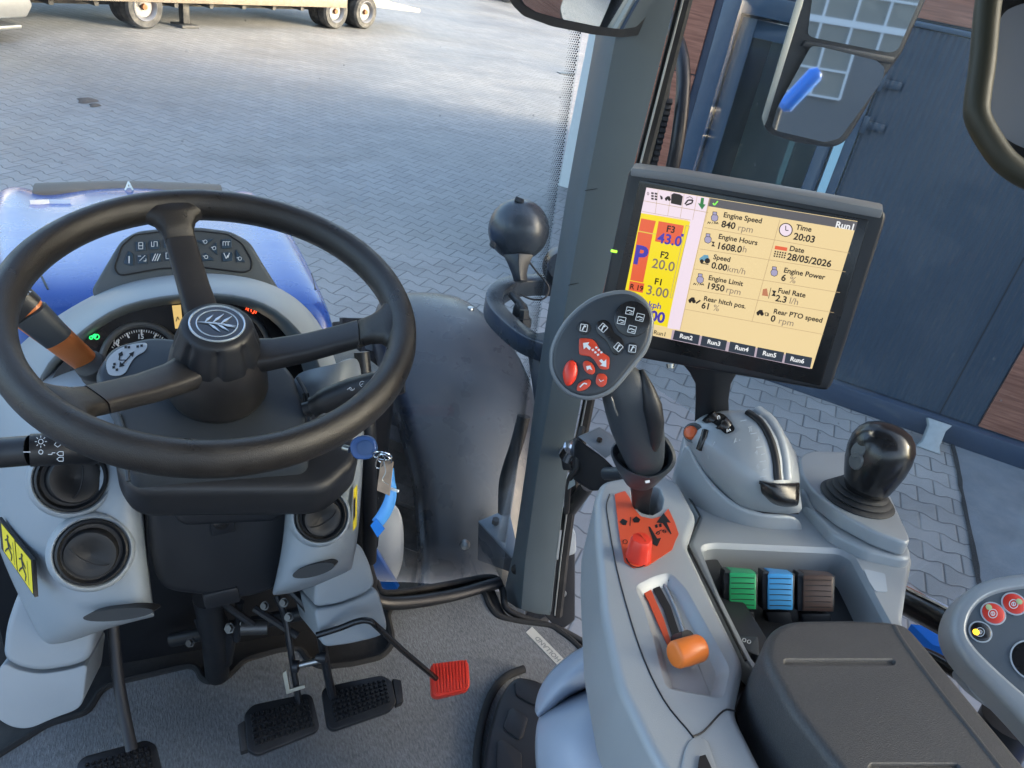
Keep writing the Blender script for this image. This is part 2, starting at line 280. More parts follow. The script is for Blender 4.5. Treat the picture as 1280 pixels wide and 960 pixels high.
class MB:
    def __init__(s): s.v = []; s.f = []
    def add(s, vs, fs):
        k = len(s.v); s.v += [Vector(p) for p in vs]; s.f += [tuple(k+i for i in f) for f in fs]; return s
    def prism(s, poly, vec):
        poly = [Vector(p) for p in poly]; vec = Vector(vec); n = len(poly)
        nrm = Vector((0, 0, 0))
        for i in range(n): nrm += (poly[i]-poly[0]).cross(poly[(i+1) % n]-poly[0])
        if nrm.dot(vec) > 0: poly = poly[::-1]
        fs = [tuple(range(n)), tuple(range(2*n-1, n-1, -1))]+[(i, i+n, (i+1) % n+n, (i+1) % n) for i in range(n)]
        return s.add(poly+[p+vec for p in poly], fs)
    def box(s, c, x, y, z):           # half-vectors
        c, x, y, z = map(Vector, (c, x, y, z))
        return s.prism([c-x-y-z, c+x-y-z, c+x+y-z, c-x+y-z], z*2)
    def loft(s, rings, cap=True, closed=True):
        n = len(rings[0]); vs = [p for r_ in rings for p in r_]; fs = []
        for i in range(len(rings)-1):
            for j in range(n if closed else n-1):
                fs.append((i*n+j, i*n+(j+1) % n, (i+1)*n+(j+1) % n, (i+1)*n+j))
        if cap: fs += [tuple(range(n-1, -1, -1)), tuple(range((len(rings)-1)*n, len(rings)*n))]
        return s.add(vs, fs)
    def tube(s, path, r, n=12, closed=False, flat=1.0, hint=None):
        P = [Vector(p) for p in path]; rings = []; N_ = len(P); x = None
        for i, p in enumerate(P):
            if closed: t = P[(i+1) % N_]-P[i-1]
            else: t = P[min(i+1, N_-1)]-P[max(i-1, 0)]
            t.normalize()
            if x is None: x, y, _ = frame_from(t, hint)
            else: x = (x-t*x.dot(t)).normalized(); y = t.cross(x)
            rr = r[i] if isinstance(r, (list, tuple)) else r
            rings.append([p+(x*math.cos(a)*flat+y*math.sin(a))*rr for a in [2*math.pi*k/n for k in range(n)]])
        if closed:
            rings.append(rings[0]); k = len(s.v); return s.loft(rings, cap=False)
        return s.loft(rings)
    def lathe(s, prof, o, axis, n=40, hint=None, mod=None, sx=1.0, cap=True):
        x, y, a = frame_from(axis, hint); o = Vector(o); rings = []
        for (r, h) in prof:
            ring = []
            for k in range(n):
                t = 2*math.pi*k/n; rr = max(r, 1e-5)*(mod(t, h) if mod else 1)
                ring.append(o+a*h+(x*math.cos(t)*sx+y*math.sin(t))*rr)
            rings.append(ring)
        return s.loft(rings, cap=cap)
    def grid(s, rows):
        n = len(rows[0]); vs = [p for r_ in rows for p in r_]
        return s.add(vs, [(i*n+j, i*n+j+1, (i+1)*n+j+1, (i+1)*n+j) for i in range(len(rows)-1) for j in range(n-1)])
    def text(s, txt, o, x, y, size, bold=0, align='LEFT', lift=.0004, shear=0, thick=0):
        cu = bpy.data.curves.new('t', 'FONT'); cu.body = txt; cu.size = size; cu.offset = bold*size; cu.align_x = align; cu.align_y = 'CENTER'; cu.shear = shear; cu.resolution_u = 3
        ob = bpy.data.objects.new('t', cu); me = bpy.data.meshes.new_from_object(ob)
        x = Vector(x).normalized(); y = Vector(y); y = (y-x*y.dot(x)).normalized(); n = x.cross(y)
        s.add([Vector(o)+x*v.co.x+y*v.co.y+n*lift for v in me.vertices], [tuple(p.vertices) for p in me.polygons])
        bpy.data.meshes.remove(me); bpy.data.objects.remove(ob); bpy.data.curves.remove(cu)
        return s
    def build(s, name, m, parent=None, bevel=0, seg=2, sub=0, solid=0, flip=False, ang=38, base=None, recalc=True):
        me = bpy.data.meshes.new(name); org = parent.matrix_world.translation.copy() if parent else Vector((0, 0, 0))
        if parent is None and base != 'world':
            if base is not None: org = Vector(base)
            else:
                xs = [v for v in s.v]; org = sum(xs, Vector())/len(xs); org.z = min(v.z for v in xs)
        bm = bmesh.new(); vs = [bm.verts.new(v-org) for v in s.v]
        for f in s.f:
            try: bm.faces.new([vs[i] for i in f])
            except ValueError: pass
        if bevel or sub: bmesh.ops.remove_doubles(bm, verts=bm.verts, dist=1e-6)
        if recalc: bmesh.ops.recalc_face_normals(bm, faces=bm.faces)
        if bevel:
            es = [e for e in bm.edges if len(e.link_faces) == 2 and e.calc_face_angle(0) > R(32)]
            bmesh.ops.bevel(bm, geom=es, offset=bevel, segments=seg, profile=.5, affect='EDGES', clamp_overlap=True)
        bm.to_mesh(me); bm.free()
        me.polygons.foreach_set('use_smooth', [True]*len(me.polygons))
        if not sub: me.set_sharp_from_angle(angle=R(ang))
        me.materials.append(M[m] if isinstance(m, str) else m)
        o = bpy.data.objects.new(name, me); COL.objects.link(o)
        if parent:
            o.parent = parent
        else: o.location = org
        if sub:
            md = o.modifiers.new('subdivision', 'SUBSURF'); md.levels = sub; md.render_levels = sub
        if solid:
            md = o.modifiers.new('thickness', 'SOLIDIFY'); md.thickness = solid; md.offset = -1
        bpy.context.view_layer.update()
        return o
def tag(o, label=None, cat=None, group=None, kind=None):
    if label: o['label'] = label
    if cat: o['category'] = cat
    if group: o['group'] = group
    if kind: o['kind'] = kind
    return o
def thing(name, label, cat, loc, group=None):
    o = bpy.data.objects.new(name, None); COL.objects.link(o); o.location = loc; o.empty_display_size = .05
    bpy.context.view_layer.update()
    return tag(o, label, cat, group)
def lab(o, s): o['label'] = s; return o
# planes given as (point, normal)
def pp(pl, pts): return [PL(x, y, pl[0], pl[1]) for x, y in pts]
def slab(name, pts, pl, th, m, parent=None, bevel=.002, r=0, seg=2, smooth=0, vec=None, lift=0, **k):
    P = pp(pl, pts)
    if smooth: P = cr_spline(P, smooth, True)
    if r: P = fillet(P, r)
    n = Vector(pl[1]).normalized()
    if n.dot(CAM-P[0]) < 0: n = -n
    P = [p+n*lift for p in P]
    return MB().prism(P, Vector(vec) if vec is not None else -n*th).build(name, m, parent, bevel=bevel, seg=seg, **k)

from mathutils.bvhtree import BVHTree
def bvh(o):
    dg_ = bpy.context.evaluated_depsgraph_get(); e = o.evaluated_get(dg_); me = e.to_mesh(); mw = o.matrix_world
    t = BVHTree.FromPolygons([mw @ v.co for v in me.vertices], [tuple(p.vertices) for p in me.polygons]); e.to_mesh_clear(); return t
def hit(t, x, y, out=.001):
    h = t.ray_cast(CAM, ray(x, y).normalized()); return (h[0]-ray(x, y).normalized()*out) if h[0] else None
def decal(t, pts, out=.0012, k=1):
    P = [hit(t, x, y, out) for x, y in pts]; return None if any(p is None for p in P) else P
def hline(mb, t, pts, wd, out=.0015):
    P = [hit(t, x, y, out) for x, y in pts]
    for a, b in zip(P[:-1], P[1:]):
        if a is None or b is None: continue
        s_ = (b-a).normalized().cross((CAM-a).normalized())*wd*.5; mb.add([a-s_, a+s_, b+s_, b-s_], [(0, 1, 2, 3)])

def pj(P):
    v = Vector(P)-CAM; d = v.dot(FW); return 640+FPX*v.dot(RT)/d, 480-FPX*v.dot(UP)/d
def interp(tab, q):
    if q <= tab[0][0]: return tab[0][1]
    for (a, b), (c, d) in zip(tab[:-1], tab[1:]):
        if q <= c: return b+(d-b)*(q-a)/(c-a)
    return tab[-1][1]
# ================================================================== SETTING
g = MB().grid([[V(x, y, 0) for x in (-400, -6, 12, 400)] for y in (-400, -4, 30, 400)])
tag(g.build('ground', 'pavers', base='world'), kind='structure')
# wall frame: s along the wall, height z, out = towards the tractor
WP = V(3.95, 3.474, 0); WD = V(math.cos(WALL_ANG), math.sin(WALL_ANG), 0); WN = V(-WD.y, WD.x, 0)
if WN.dot(CAM-WP) < 0: WN = -WN
WPL = (WP, WN)
def W(s, z, out=0): return WP+WD*s+V(0, 0, z)+WN*out
def wpt(x, y): p = PL(x, y, WP, WN); return (p-WP).dot(WD), p.z
# concrete apron right of the seam
a0 = Z(1192, 556, .004); a1 = Z(1222, 712, .004); dirn = (a1-a0).normalized()
side = V(-dirn.y, dirn.x, 0)
if side.dot(WD) < 0: side = -side
ap = [a0-dirn*1.2, a0+dirn*4.5, a0+dirn*4.5+side*4, a0-dirn*1.2+side*4]
tag(MB().prism([p+V(0, 0, 0) for p in ap], (0, 0, -.003)).build('concrete_apron', 'slab', base='world'), kind='structure')
# dirty seam beside the apron
rnd = random.Random(3); L_ = []; R_ = []
for k in range(60):
    p = a0-dirn*1.2+dirn*(5.7*k/59); L_.append(p-side*(.012+rnd.random()*.012)+V(0, 0, .004)); R_.append(p+side*(.002+rnd.random()*.01)+V(0, 0, .004))
tag(MB().grid([L_, R_]).build('apron_joint', 'matborder', base='world'), kind='structure')

# drain cover and stains in the yard
c = Z(707, 92, .006)
dr = thing('drain_cover', 'small dark drain cover set in the pale pavers beside the windscreen pillar', 'drain cover', c)
MB().prism([c+V(a, b, 0) for a, b in ((-.16, -.1), (.16, -.1), (.16, .1), (-.16, .1))], (0, 0, -.005)).build('frame', 'trailerdark', dr)
mb = MB()
for k in range(6): mb.box(c+V(-.12+k*.048, 0, .004), (.012, 0, 0), (0, .085, 0), (0, 0, .003))
mb.build('grate', 'steel', dr)
M['stain'] = mat('earth_crumbs', (.12, .10, .085), .9, var=.4)
for (px, py, r_, lb) in ((108, 126, .10, 'larger brown earth clod lying on the pavers left of the hood'), (118, 132, .055, 'smaller brown earth crumb beside the larger clod on the pavers')):
    c = Z(px, py, 0); pr = []
    mb = MB(); rings = []
    for h, q in ((0.002, 1), (.012, .8), (.02, .35)):
        rings.append([c+V(math.cos(t)*r_*q*(1+.3*math.sin(3*t+1)), math.sin(t)*r_*q*1.3*(1+.25*math.sin(2*t)), h) for t in [2*math.pi*k/14 for k in range(14)]])
    tag(mb.loft(rings).build('earth_clod', 'stain'), lb, 'clod', 'earth clods on the pavers')

# ------------------------------------------------------------------ building
bd = thing('office_building', 'building with brown wood-look cladding, blue ribbed panels and glass door at the right', 'building', W(0, 0))
def wbox(mb, s0, s1, z0, z1, o0, o1):
    return mb.prism([W(s0, z0, o1), W(s1, z0, o1), W(s1, z1, o1), W(s0, z1, o1)], WN*(o0-o1))
wbox(MB(), -1.8, -1.2, -.05, 7.4, -7, -.02).build('wall_core', 'skirt', bd)
wbox(MB(), 1.15, 24, -.05, 7.4, -7, -.02).build('wall_core', 'skirt', bd)
wbox(MB(), -1.2, 1.15, 2.37, 7.4, -.35, -.02).build('wall_core', 'skirt', bd)
# cladding panels with open joints
def clad(s0, s1, zs, sw):
    mb = MB()
    for i in range(len(zs)-1):
        s = s0
        while s < s1-.01:
            e = min(s+sw, s1); wbox(mb, s+.004, e-.004, zs[i]+.004, zs[i+1]-.004, -.02, .0); s = e
    return mb
clad(-1.8, -1.25, [.02, .92, 1.82, 2.72, 3.62, 4.5, 5.4, 6.4, 7.4], 3.0).build('cladding', 'clad', bd, bevel=.002, seg=1)
clad(1.17, 24, [.16, .79, 1.75, 2.72, 3.62, 4.5, 5.4, 6.4, 7.4], 3.0).build('cladding', 'clad', bd, bevel=.002, seg=1)
clad(-1.25, 1.17, [2.375, 3.3, 4.5, 7.4], .9).build('cladding', 'clad', bd, bevel=.002, seg=1)
wbox(MB(), -1.19, 1.155, 2.335, 2.365, -.2, .012).build('lintel', 'frameblue', bd, bevel=.004)
wbox(MB(), -.19, 1.16, .16, 2.33, -.2, -.004).build('ribbed_panel', 'ribbed', bd)
wbox(MB(), -.19, 6, -.0, .15, -.2, .06).build('skirting', 'skirt', bd, bevel=.01)
wbox(MB(), .93, .936, .16, 2.33, -.003, -.001).build('panel_joint', 'ink', bd)
# door frame and door
fr = MB(); wbox(fr, -1.2, -1.08, 0, 2.33, -.12, .02); wbox(fr, -.31, -.2, 0, 2.33, -.12, .02); wbox(fr, -1.08, -.31, 2.22, 2.33, -.12, .02)
fr.build('door_frame', 'frameblue', bd, bevel=.004)
wbox(MB(), -.305, -.255, .02, 2.2, .022, .032).build('door_edge_strip', mat('pale_seal', (.35, .55, .62), .4), bd)
dl = MB(); wbox(dl, -1.07, -.98, .02, 2.2, -.09, -.03); wbox(dl, -.4, -.32, .02, 2.2, -.09, -.03); wbox(dl, -.98, -.4, 2.1, 2.2, -.09, -.03); wbox(dl, -.98, -.4, .02, .25, -.09, -.03)
door = dl.build('door', 'frameblue', bd, bevel=.004)
wbox(MB(), -.98, -.4, .25, 2.1, -.065, -.055).build('pane', 'doorglass', door)
for z in (1.78, 2.02):
    h = MB(); wbox(h, -.17, -.07, z-.022, z+.022, -.004, .016); wbox(h, -.20, -.165, z-.05, z+.05, .002, .035)
    h.build('hinge', 'ribbed', bd, bevel=.004)
rm = MB(); wbox(rm, -1.2, -.2, -.02, 0.0, -3, -.13); rm.build('room_floor', 'inner', bd)
wbox(MB(), -3, 2.5, 0, 2.7, -3.1, -3).build('room_wall', 'inner', bd)
wbox(MB(), -.62, -.58, 0, 2.1, -1.2, -.9).build('inner_partition', 'inner', bd)

# loose concrete paver leaning on the skirting
c0 = Z(1160, 558, 0); out = []
prof = [(-.1, -.08), (-.1, .08), (-.055, .055), (.055, .055), (.1, .08), (.1, -.08), (.055, -.055), (-.055, -.055)]
cx_, cz_ = V(WD.x, WD.y, 0), (V(0, 0, 1)-WN*.55).normalized()
ctr = c0+V(0, 0, .095)+WN*.02
poly = [ctr+cx_*b_*.95+cz_*a_ for a_, b_ in prof]
pv = MB().prism(poly, -cx_.cross(cz_)*.07 if cx_.cross(cz_).dot(WN) > 0 else cx_.cross(cz_)*.07).build('loose_paver', 'concrete_block', bevel=.007)
tag(pv, 'loose pale concrete paver leaning against the dark blue skirting', 'paver')

# ------------------------------------------------------------------ parked trailer
TO = V(-.265, 14.45, 0); TD = V(math.cos(R(34.5)), math.sin(R(34.5)), 0); TN = V(-TD.y, TD.x, 0)       # TN points away from the tractor
def T(s, z, o=0): return TO+TD*s+TN*o+V(0, 0, z)
def tbox(mb, s0, s1, z0, z1, o0, o1): return mb.prism([T(s0, z0, o0), T(s1, z0, o0), T(s1, z1, o0), T(s0, z1, o0)], TN*(o1-o0))
def sx(px, py=10, z=.5):
    p = PL(px, py, TO, TN); return (p-TO).dot(TD), p.z
def wheel(par, s, r=.325, dual=True):
    mb = MB(); prof = [(r*.6, .03), (r*.62, -.0), (r*.9, -.01), (r, .03), (r, .19), (r*.9, .22), (r*.6, .21), (r*.6, .03)]
    mb.lathe(prof, T(s, r, 0), TN, 32, cap=False)
    if dual: mb.lathe(prof, T(s, r, .26), TN, 32, cap=False)
    ty = mb.build('tyre', 'tyre', par)
    MB().lathe([(0, .09), (r*.12, .05), (r*.16, .05), (r*.2, .07), (r*.42, .09), (r*.5, .02), (r*.62, -.012), (r*.65, -.005), (r*.65, .05)], T(s, r, 0), TN, 28).build('rim', mat('silver_rim', (.22, .225, .24), .4, .6, dust=.3), ty)
    MB().lathe([(0, -.005), (r*.13, 0), (r*.15, .06)], T(s, r, 0), TN, 16).build('hub', mat('rusty_hub', (.3, .12, .05), .8, dust=.2), ty)
    for q in range(6):
        pass
tr = thing('low_loader_trailer', 'low-loader trailer with beige side boards, silver rims and a ramp at its right end', 'trailer', T(2, 0))
lo = [sx(60, 8), sx(470, 8)]
bb = MB(); tbox(bb, -2.2, 4.6, .40, .60, -.02, 2.3); bb.build('deck', 'trailer', tr, bevel=.01)
bb = MB(); tbox(bb, -2.2, 4.6, .605, 1.5, .0, .06); bb.build('side_board', 'trailer', tr, bevel=.01)
bb = MB(); tbox(bb, -2.2, 4.5, .28, .395, .4, .52); tbox(bb, -2.2, 4.5, .28, .395, 1.6, 1.72)
for k in range(10): tbox(bb, -2+k*.68, -1.93+k*.68, .32, .39, .05, 2.2)
bb.build('chassis', 'trailerdark', tr)
for s in (.16, 4.33, 5.18): wheel(tr, s)
bb = MB(); tbox(bb, .95, 1.07, .06, .5, .15, .27); tbox(bb, .85, 1.17, .0, .05, .05, .37); bb.build('landing_leg', 'trailerdark', tr, bevel=.005)
bb = MB()
for o in (0, .9): 
    bb.prism([T(5.3, .62, o), T(6.9, .42, o), T(6.9, .34, o), T(5.3, .44, o)], TN*.06); 
for k in range(14): bb.prism([T(5.3+k*.12, .61-k*.0155, 0), T(5.36+k*.12, .60-k*.0155, 0), T(5.36+k*.12, .57-k*.0155, 0), T(5.3+k*.12, .57-k*.0155, 0)], TN*.96)
tbox(bb, 4.6, 5.5, .66, .80, -.02, 2.3)
bb.build('ramp', mat('galvanised_ramp', (.25, .25, .24), .5, .5, dust=.4), tr)
# vehicle step far left
a = Z(0, 22, .3); b = Z(34, 20, .3); a.z = b.z = 0
tk = thing('parked_truck', 'silver side skirt and step of a truck cut off by the top left corner', 'truck', (a+b)/2)
dd = (b-a).normalized(); nn = V(-dd.y, dd.x, 0)
MB().prism([a-dd*3+V(0, 0, .28), b+V(0, 0, .28), b+dd*.12+V(0, 0, .42), b+dd*.05+V(0, 0, .62), a-dd*3+V(0, 0, .62)], nn*1.8).build('side_skirt', mat('silver_paint', (.5, .5, .48), .3, .6, dust=.2), tk, bevel=.03)
MB().prism([a-dd*3+V(0, 0, .17)-nn*.1, b-dd*.2+V(0, 0, .17)-nn*.1, b-dd*.2+V(0, 0, .22)-nn*.1, a-dd*3+V(0, 0, .22)-nn*.1], nn*.45).build('step', 'steel', tk, bevel=.01)
MB().prism([a-dd*3+V(0, 0, .68), b+V(0, 0, .68), b+V(0, 0, 2.4), a-dd*3+V(0, 0, 2.4)], nn*1.8).build('body', mat('silver_paint_body', (.5, .5, .48), .3, .6, dust=.2), tk, bevel=.05)
for s in (1.3, 2.6):
    cc = a-dd*s
    MB().lathe([(.2, 0), (.34, 0), (.38, .04), (.38, .2), (.2, .22)], cc+V(0, 0, .38)+nn*.08, nn, 28).build('wheel', 'tyre', tk)
# distant wheel at top centre
c = Z(632, 3, 0)
vh = thing('parked_van', 'far vehicle whose dark wheels show left of the interior mirror', 'van', c)
cd_ = V(math.cos(R(-20)), math.sin(R(-20)), 0); cn_ = V(-cd_.y, cd_.x, 0)
MB().prism([c+cd_*p+V(0, 0, q) for p, q in ((-1.0, .3), (3.6, .3), (3.6, 1.4), (2.9, 2.1), (-1, 2.1), (-1.2, 1.9))], cn_*1.9).build('body', mat('dark_blue_body', (.03, .05, .12), .3, coat=.6), vh, bevel=.08)
for q in (0, 2.8): MB().lathe([(.18, 0), (.32, 0), (.34, .04), (.34, .2), (.18, .22)], c+cd_*q+V(0, 0, .34)-cn_*.03, cn_, 26).build('wheel', 'tyre', vh)
# ------------------------------------------------------------------ yard opposite: a hall the glass and the mirrors reflect
hl = thing('glazed_hall', 'grey hall with white-barred windows, mirrored in the exterior mirror', 'hall', (5, -24, 0))
M['hallgrey'] = mat('grey_sheet_cladding', (.09, .10, .115), .6, dust=.1)
MB().box((4, -25, 3.2), (28, 0, 0), (0, 1, 0), (0, 0, 3.2)).build('walls', 'hallgrey', hl)
for wx in (-10, -3.5, 3, 9.5, 16):
    wn_ = MB().box((wx, -23.98, 4.1), (2.6, 0, 0), (0, .02, 0), (0, 0, 1.5)).build('window', mat('window_daylight_glass', (.2, .21, .2), .1), hl)
    fb_ = MB()
    for q in (-2.6, -1.73, -.87, 0, .87, 1.73, 2.6): fb_.box((wx+q, -23.94, 4.1), (.035, 0, 0), (0, .03, 0), (0, 0, 1.5))
    for q in (-1.5, -.75, 0, .75, 1.5): fb_.box((wx, -23.93, 4.1+q), (2.6, 0, 0), (0, .035, 0), (0, 0, .03 if q else .09))
    fb_.build('glazing_bars', 'greyprint', wn_)

la = thing('mirror_blue_prop', 'bright blue capsule on a dark post, added to give the lower exterior mirror its blue reflection', 'mirror prop', (2.05, -8, 0))  # unseen stand-in, added only to put a blue reflection into the mirror
MB().tube([V(2.03, -8, 2.2), V(2.06, -8, 2.24), V(2.30, -8, 2.64), V(2.34, -8, 2.68)], [.05, .10, .10, .06], 16).build('arm', 'brightblue', la)
MB().tube([V(2.0, -8.1, 0), V(2.0, -8.1, 2.2)], .05, 12).build('post', 'trailerdark', la)
MB().box((2.0, -8.1, .06), (.3, 0, 0), (0, .3, 0), (0, 0, .06)).build('foot', 'trailerdark', la, bevel=.01)
# ================================================================== CAB SHELL
FZ = 1.25                                  # cab floor
GP = V(.62, 1.03, FZ)
def F_(x, y, z=FZ): return Z(x, y, z)
fl = [V(-.78, 1.12, FZ), F_(480, 742), F_(614, 722), F_(634, 768), F_(742, 812), V(.80, .45, FZ), V(.80, -.9, FZ), V(-.78, -.9, FZ)]
tag(MB().prism(fillet(fl, .02), (0, 0, -.10)).build('cab_floor', 'rubber', base='world', bevel=.01), kind='structure')
# raised rubber lip round the front right corner of the floor
lip = [F_(470, 730), F_(483, 744), F_(548, 735), F_(612, 724), F_(627, 738), F_(632, 762), F_(655, 775), F_(700, 790), F_(745, 815)]
tag(MB().tube([p+V(0, 0, .006) for p in cr_spline(lip, 5)], .007, 10).build('floor_edge_seal', 'rubber'), 'black rubber seal along the front edge of the cab floor', 'rubber seal')
# roof, rear wall and left pillar close the cab, so that light comes in by its windows only
rf = [V(-.85, 1.25, 2.86), V(.72, 1.25, 2.86), V(.92, .6, 2.86), V(.92, -.95, 2.86), V(-.95, -.95, 2.86)]
tag(MB().prism(rf, (0, 0, .12)).build('cab_roof', 'headliner', base='world', bevel=.03), kind='structure')
tag(MB().box((0, -.93, 1.55), (.86, 0, 0), (0, .03, 0), (0, 0, .32)).build('cab_rear_wall', 'headliner', base='world', bevel=.02), kind='structure')
# ---- A pillar
pn = V(-.30, -.95, .0).normalized(); PB = (V(.632, .966, FZ), pn)
redge = [(860, -40), (851, 0), (797, 210), (757, 372), (735, 480), (714, 588), (700, 694), (692, 768)]
medge = [(775, -40), (767, 47), (730, 240), (702, 400), (688, 480), (673, 570), (655, 700), (650, 762)]
ledge = [(748, -40), (744, 47), (709, 240), (683, 400), (671, 480), (658, 580), (642, 690), (628, 748)]
n_ = 8
rE = pp(PB, redge); mE = pp(PB, medge)
lE = []
for (x, y), m_ in zip(ledge, mE):
    d_ = (m_-CAM).dot(FW); lE.append(D(x, y, d_+.125))
rings = []
for a, b, c in zip(lE, mE, rE):
    bk = V(.02, .10, 0)
    rings.append([a, a*.12+b*.88, b+V(.003, 0, 0), b*.5+c*.5+V(-.003, -.004, 0), c-V(.008, .0, 0), c+V(.0, .012, 0), c+bk, a+V(.03, .03, 0)])
pil = thing('windscreen_pillar', 'dark grey windscreen pillar trim running down to the cab floor', 'pillar', (.632, .97, FZ))
MB().loft(rings).build('trim', 'pillar', pil, ang=30)
# trim seams
for y0, (xl, xm, xr) in ((232, (711, 731, 800)), (350, (691, 710, 765))):
    a = PL(xm, y0+6, *PB)+pn*.0015; b = PL(xr-8, y0-4, *PB)+pn*.0015
    MB().tube([a, b], .0005, 6).build('seam', 'ink', pil)
# thin bright seal edge on the right and the metal rail with holes outside it
M['edge'] = mat('bright_edge', (.4, .42, .4), .3, .5)
MB().tube([p+pn*.003+V(.002, 0, 0) for p in rE], .0018, 6).build('edge_trim', 'edge', pil)
sc_ = D(649, 714, (Z(649, 714, 1.3)-CAM).dot(FW)-.006)
MB().lathe([(0, .006), (.009, .005), (.011, .001), (.011, -.004)], D(645, 712, 1.655), (-.5, -.8, .3), 16).build('bolt', 'black', pil)
MB().lathe([(0, .003), (.010, .003), (.012, 0), (.012, -.004)], D(696, 393, 1.43), (-.75, -.6, .2), 20, sx=.4).build('plug', 'pillar', pil)
lowc = [(625, 730), (640, 700), (655, 720), (652, 762), (640, 764), (632, 752)]
# outer cab frame behind the pillar: black door seal, perforated strip, exterior lower bracket
sl = MB(); sl.tube([D(x+5, y, (PL(x, y, *PB)-CAM).dot(FW)+.05) for x, y in redge], .011, 8); sl.build('door_seal', 'rubber', pil)
MB().prism([D(735, 480, 1.50), D(742, 500, 1.50), D(716, 590, 1.56), D(708, 590, 1.56)], FW*.006).build('hinge_strip', 'steel', pil)
# lower corner of the cab outside the door: pale cap and dark post
lc = thing('cab_corner_post', 'dark outer cab corner with pale plastic cap behind the foot of the pillar', 'cab corner', D(705, 760, 1.72))
MB().prism([D(690, 640, 1.72), D(706, 655, 1.72), D(719, 690, 1.74), D(719, 776, 1.78), D(700, 790, 1.78), D(680, 770, 1.76)], FW*.10).build('post', 'black', lc, bevel=.006)
MB().prism([D(692, 630, 1.70), D(705, 645, 1.70), D(720, 668, 1.71), D(721, 692, 1.72), D(690, 703, 1.70)], FW*.10).build('cap', 'dash', lc, bevel=.006)
MB().lathe([(0, .005), (.007, .004), (.008, 0)], D(704, 742, 1.745), -FW, 12).build('bolt', 'steel', lc)
# black tube (grab rail) and chain-like rubber edge outside the pillar
gr = thing('outside_grab_rail', 'black curved grab rail outside the pillar in front of the brown cladding', 'grab rail', D(850, 180, 1.5))
path = [D(836, 20, 1.55), D(842, 38, 1.5), D(852, 70, 1.46), D(854, 110, 1.45), D(848, 170, 1.45), D(838, 220, 1.48), D(815, 300, 1.55), D(770, 440, 1.66)]
MB().tube(cr_spline(path, 6), .0135, 14).build('tube', 'black', gr)
pl_ = MB(); pl_.prism([D(822, 98, 1.42), D(840, 99, 1.42), D(834, 140, 1.45), D(812, 225, 1.5), D(790, 235, 1.5), D(800, 180, 1.46)], FW*.012); pl_.build('bracket_plate', 'dgrey', gr, bevel=.002)
mb = MB()
for k in range(15):
    t = k/14; mb.box(D(836-24*t, 128+100*t, 1.44+.06*t), RT*.006, UP*.005, FW*.008)
mb.build('toothed_edge', 'rubber', gr, bevel=.002)
MB().lathe([(0, .004), (.006, .003), (.007, 0)], D(820, 142, 1.42), -FW, 12).build('bolt', 'steel', gr)

# ---- windscreen with the printed dot band beside the pillar
ws = thing('windscreen', 'large front windscreen pane between the dashboard and the pillar', 'windscreen', V(-.1, 1.16, FZ))
edge_b = lE[-1]+V(.0, .012, 0); edge_t = lE[0]+V(.0, .012, 0)
def wsx(t, k): # k 0 left .. 1 right edge, t 0 bottom .. 1 top
    r_ = lE[-1].lerp(lE[0], t)+V(.0, .02, 0); l_ = V(-.85, 1.06, FZ).lerp(V(-.85, r_.y+.0, r_.z), t)
    p = l_.lerp(r_, k); p.y += .14*math.sin(math.pi*k)**.8; return p
MB().grid([[wsx(t/8, k/16) for k in range(17)] for t in range(9)]).build('pane', 'glass', ws, solid=.004, recalc=False)
dots = MB(); seen = []
for i in range(330):
    t = .12+.86*i/330
    for j in range(5):
        r0 = .00085*(1.2-.17*j)
        kk = 1-.0035-.0021*j-(.00105 if i % 2 else 0)
        p = wsx(t, kk)-V(0, .006, 0); x_ = (wsx(t, 1)-wsx(t, .97)).normalized(); z_ = V(0, 0, 1)
        dots.add([p+x_*r0*math.cos(a)*1.4+z_*r0*math.sin(a)*1.4 for a in [k*math.pi/3 for k in range(6)]], [tuple(range(6))])
dots.build('dot_band', 'ink', ws, solid=.0003)
# ---- right hand glazed door
dg = thing('cab_door', 'glazed right cab door with a black lower rail', 'cab door', V(.84, .3, 1.3))
dpts = [(.725, 1.02), (.80, .75), (.845, .45), (.86, .1), (.86, -.5)]
zz = [1.80, 2.1, 2.4, 2.8]
dsp = cr_spline([V(x, y, 0) for x, y in dpts], 6)
MB().grid([[V(p.x, p.y, z) for p in dsp] for z in zz]).build('pane', 'sideglass', dg, solid=.004, recalc=False)
rail = [D(1085, 722, 1.15), D(1125, 748, 1.08), D(1170, 772, 1.02), D(1215, 796, .97), D(1290, 835, .9)]
MB().tube([p for p in cr_spline(rail, 5)], .0185, 14).build('lower_rail', 'gloss', dg)
MB().tube([p+UP*.0195-FW*.004 for p in cr_spline(rail, 5)], .0035, 8).build('rail_trim', 'chrome', dg)
r2 = [D(1130, 808, 1.10), D(1172, 826, 1.05), D(1216, 852, 1.0), D(1290, 892, .95)]
MB().tube(cr_spline(r2, 5), .010, 12).build('sill_tube', 'gloss', dg)
bf = [D(1139, 780, 1.30), D(1192, 787, 1.26), D(1206, 800, 1.25), D(1210, 818, 1.24), D(1198, 815, 1.24), D(1166, 806, 1.27)]
arcp = [[V(x_, -1.25+1.05*math.cos(t), .95+.95*math.sin(t)) for x_ in (1.0, 1.04, 1.45, 1.5)] for t in [R(a_) for a_ in range(-5, 181, 12)]]
rmg = MB().prism(bf, (0, 0, -.05)); rmg.grid(arcp)
tag(rmg.build('rear_mudguard', 'brightblue'), 'bright blue rear mudguard edge showing below the door rail', 'mudguard')
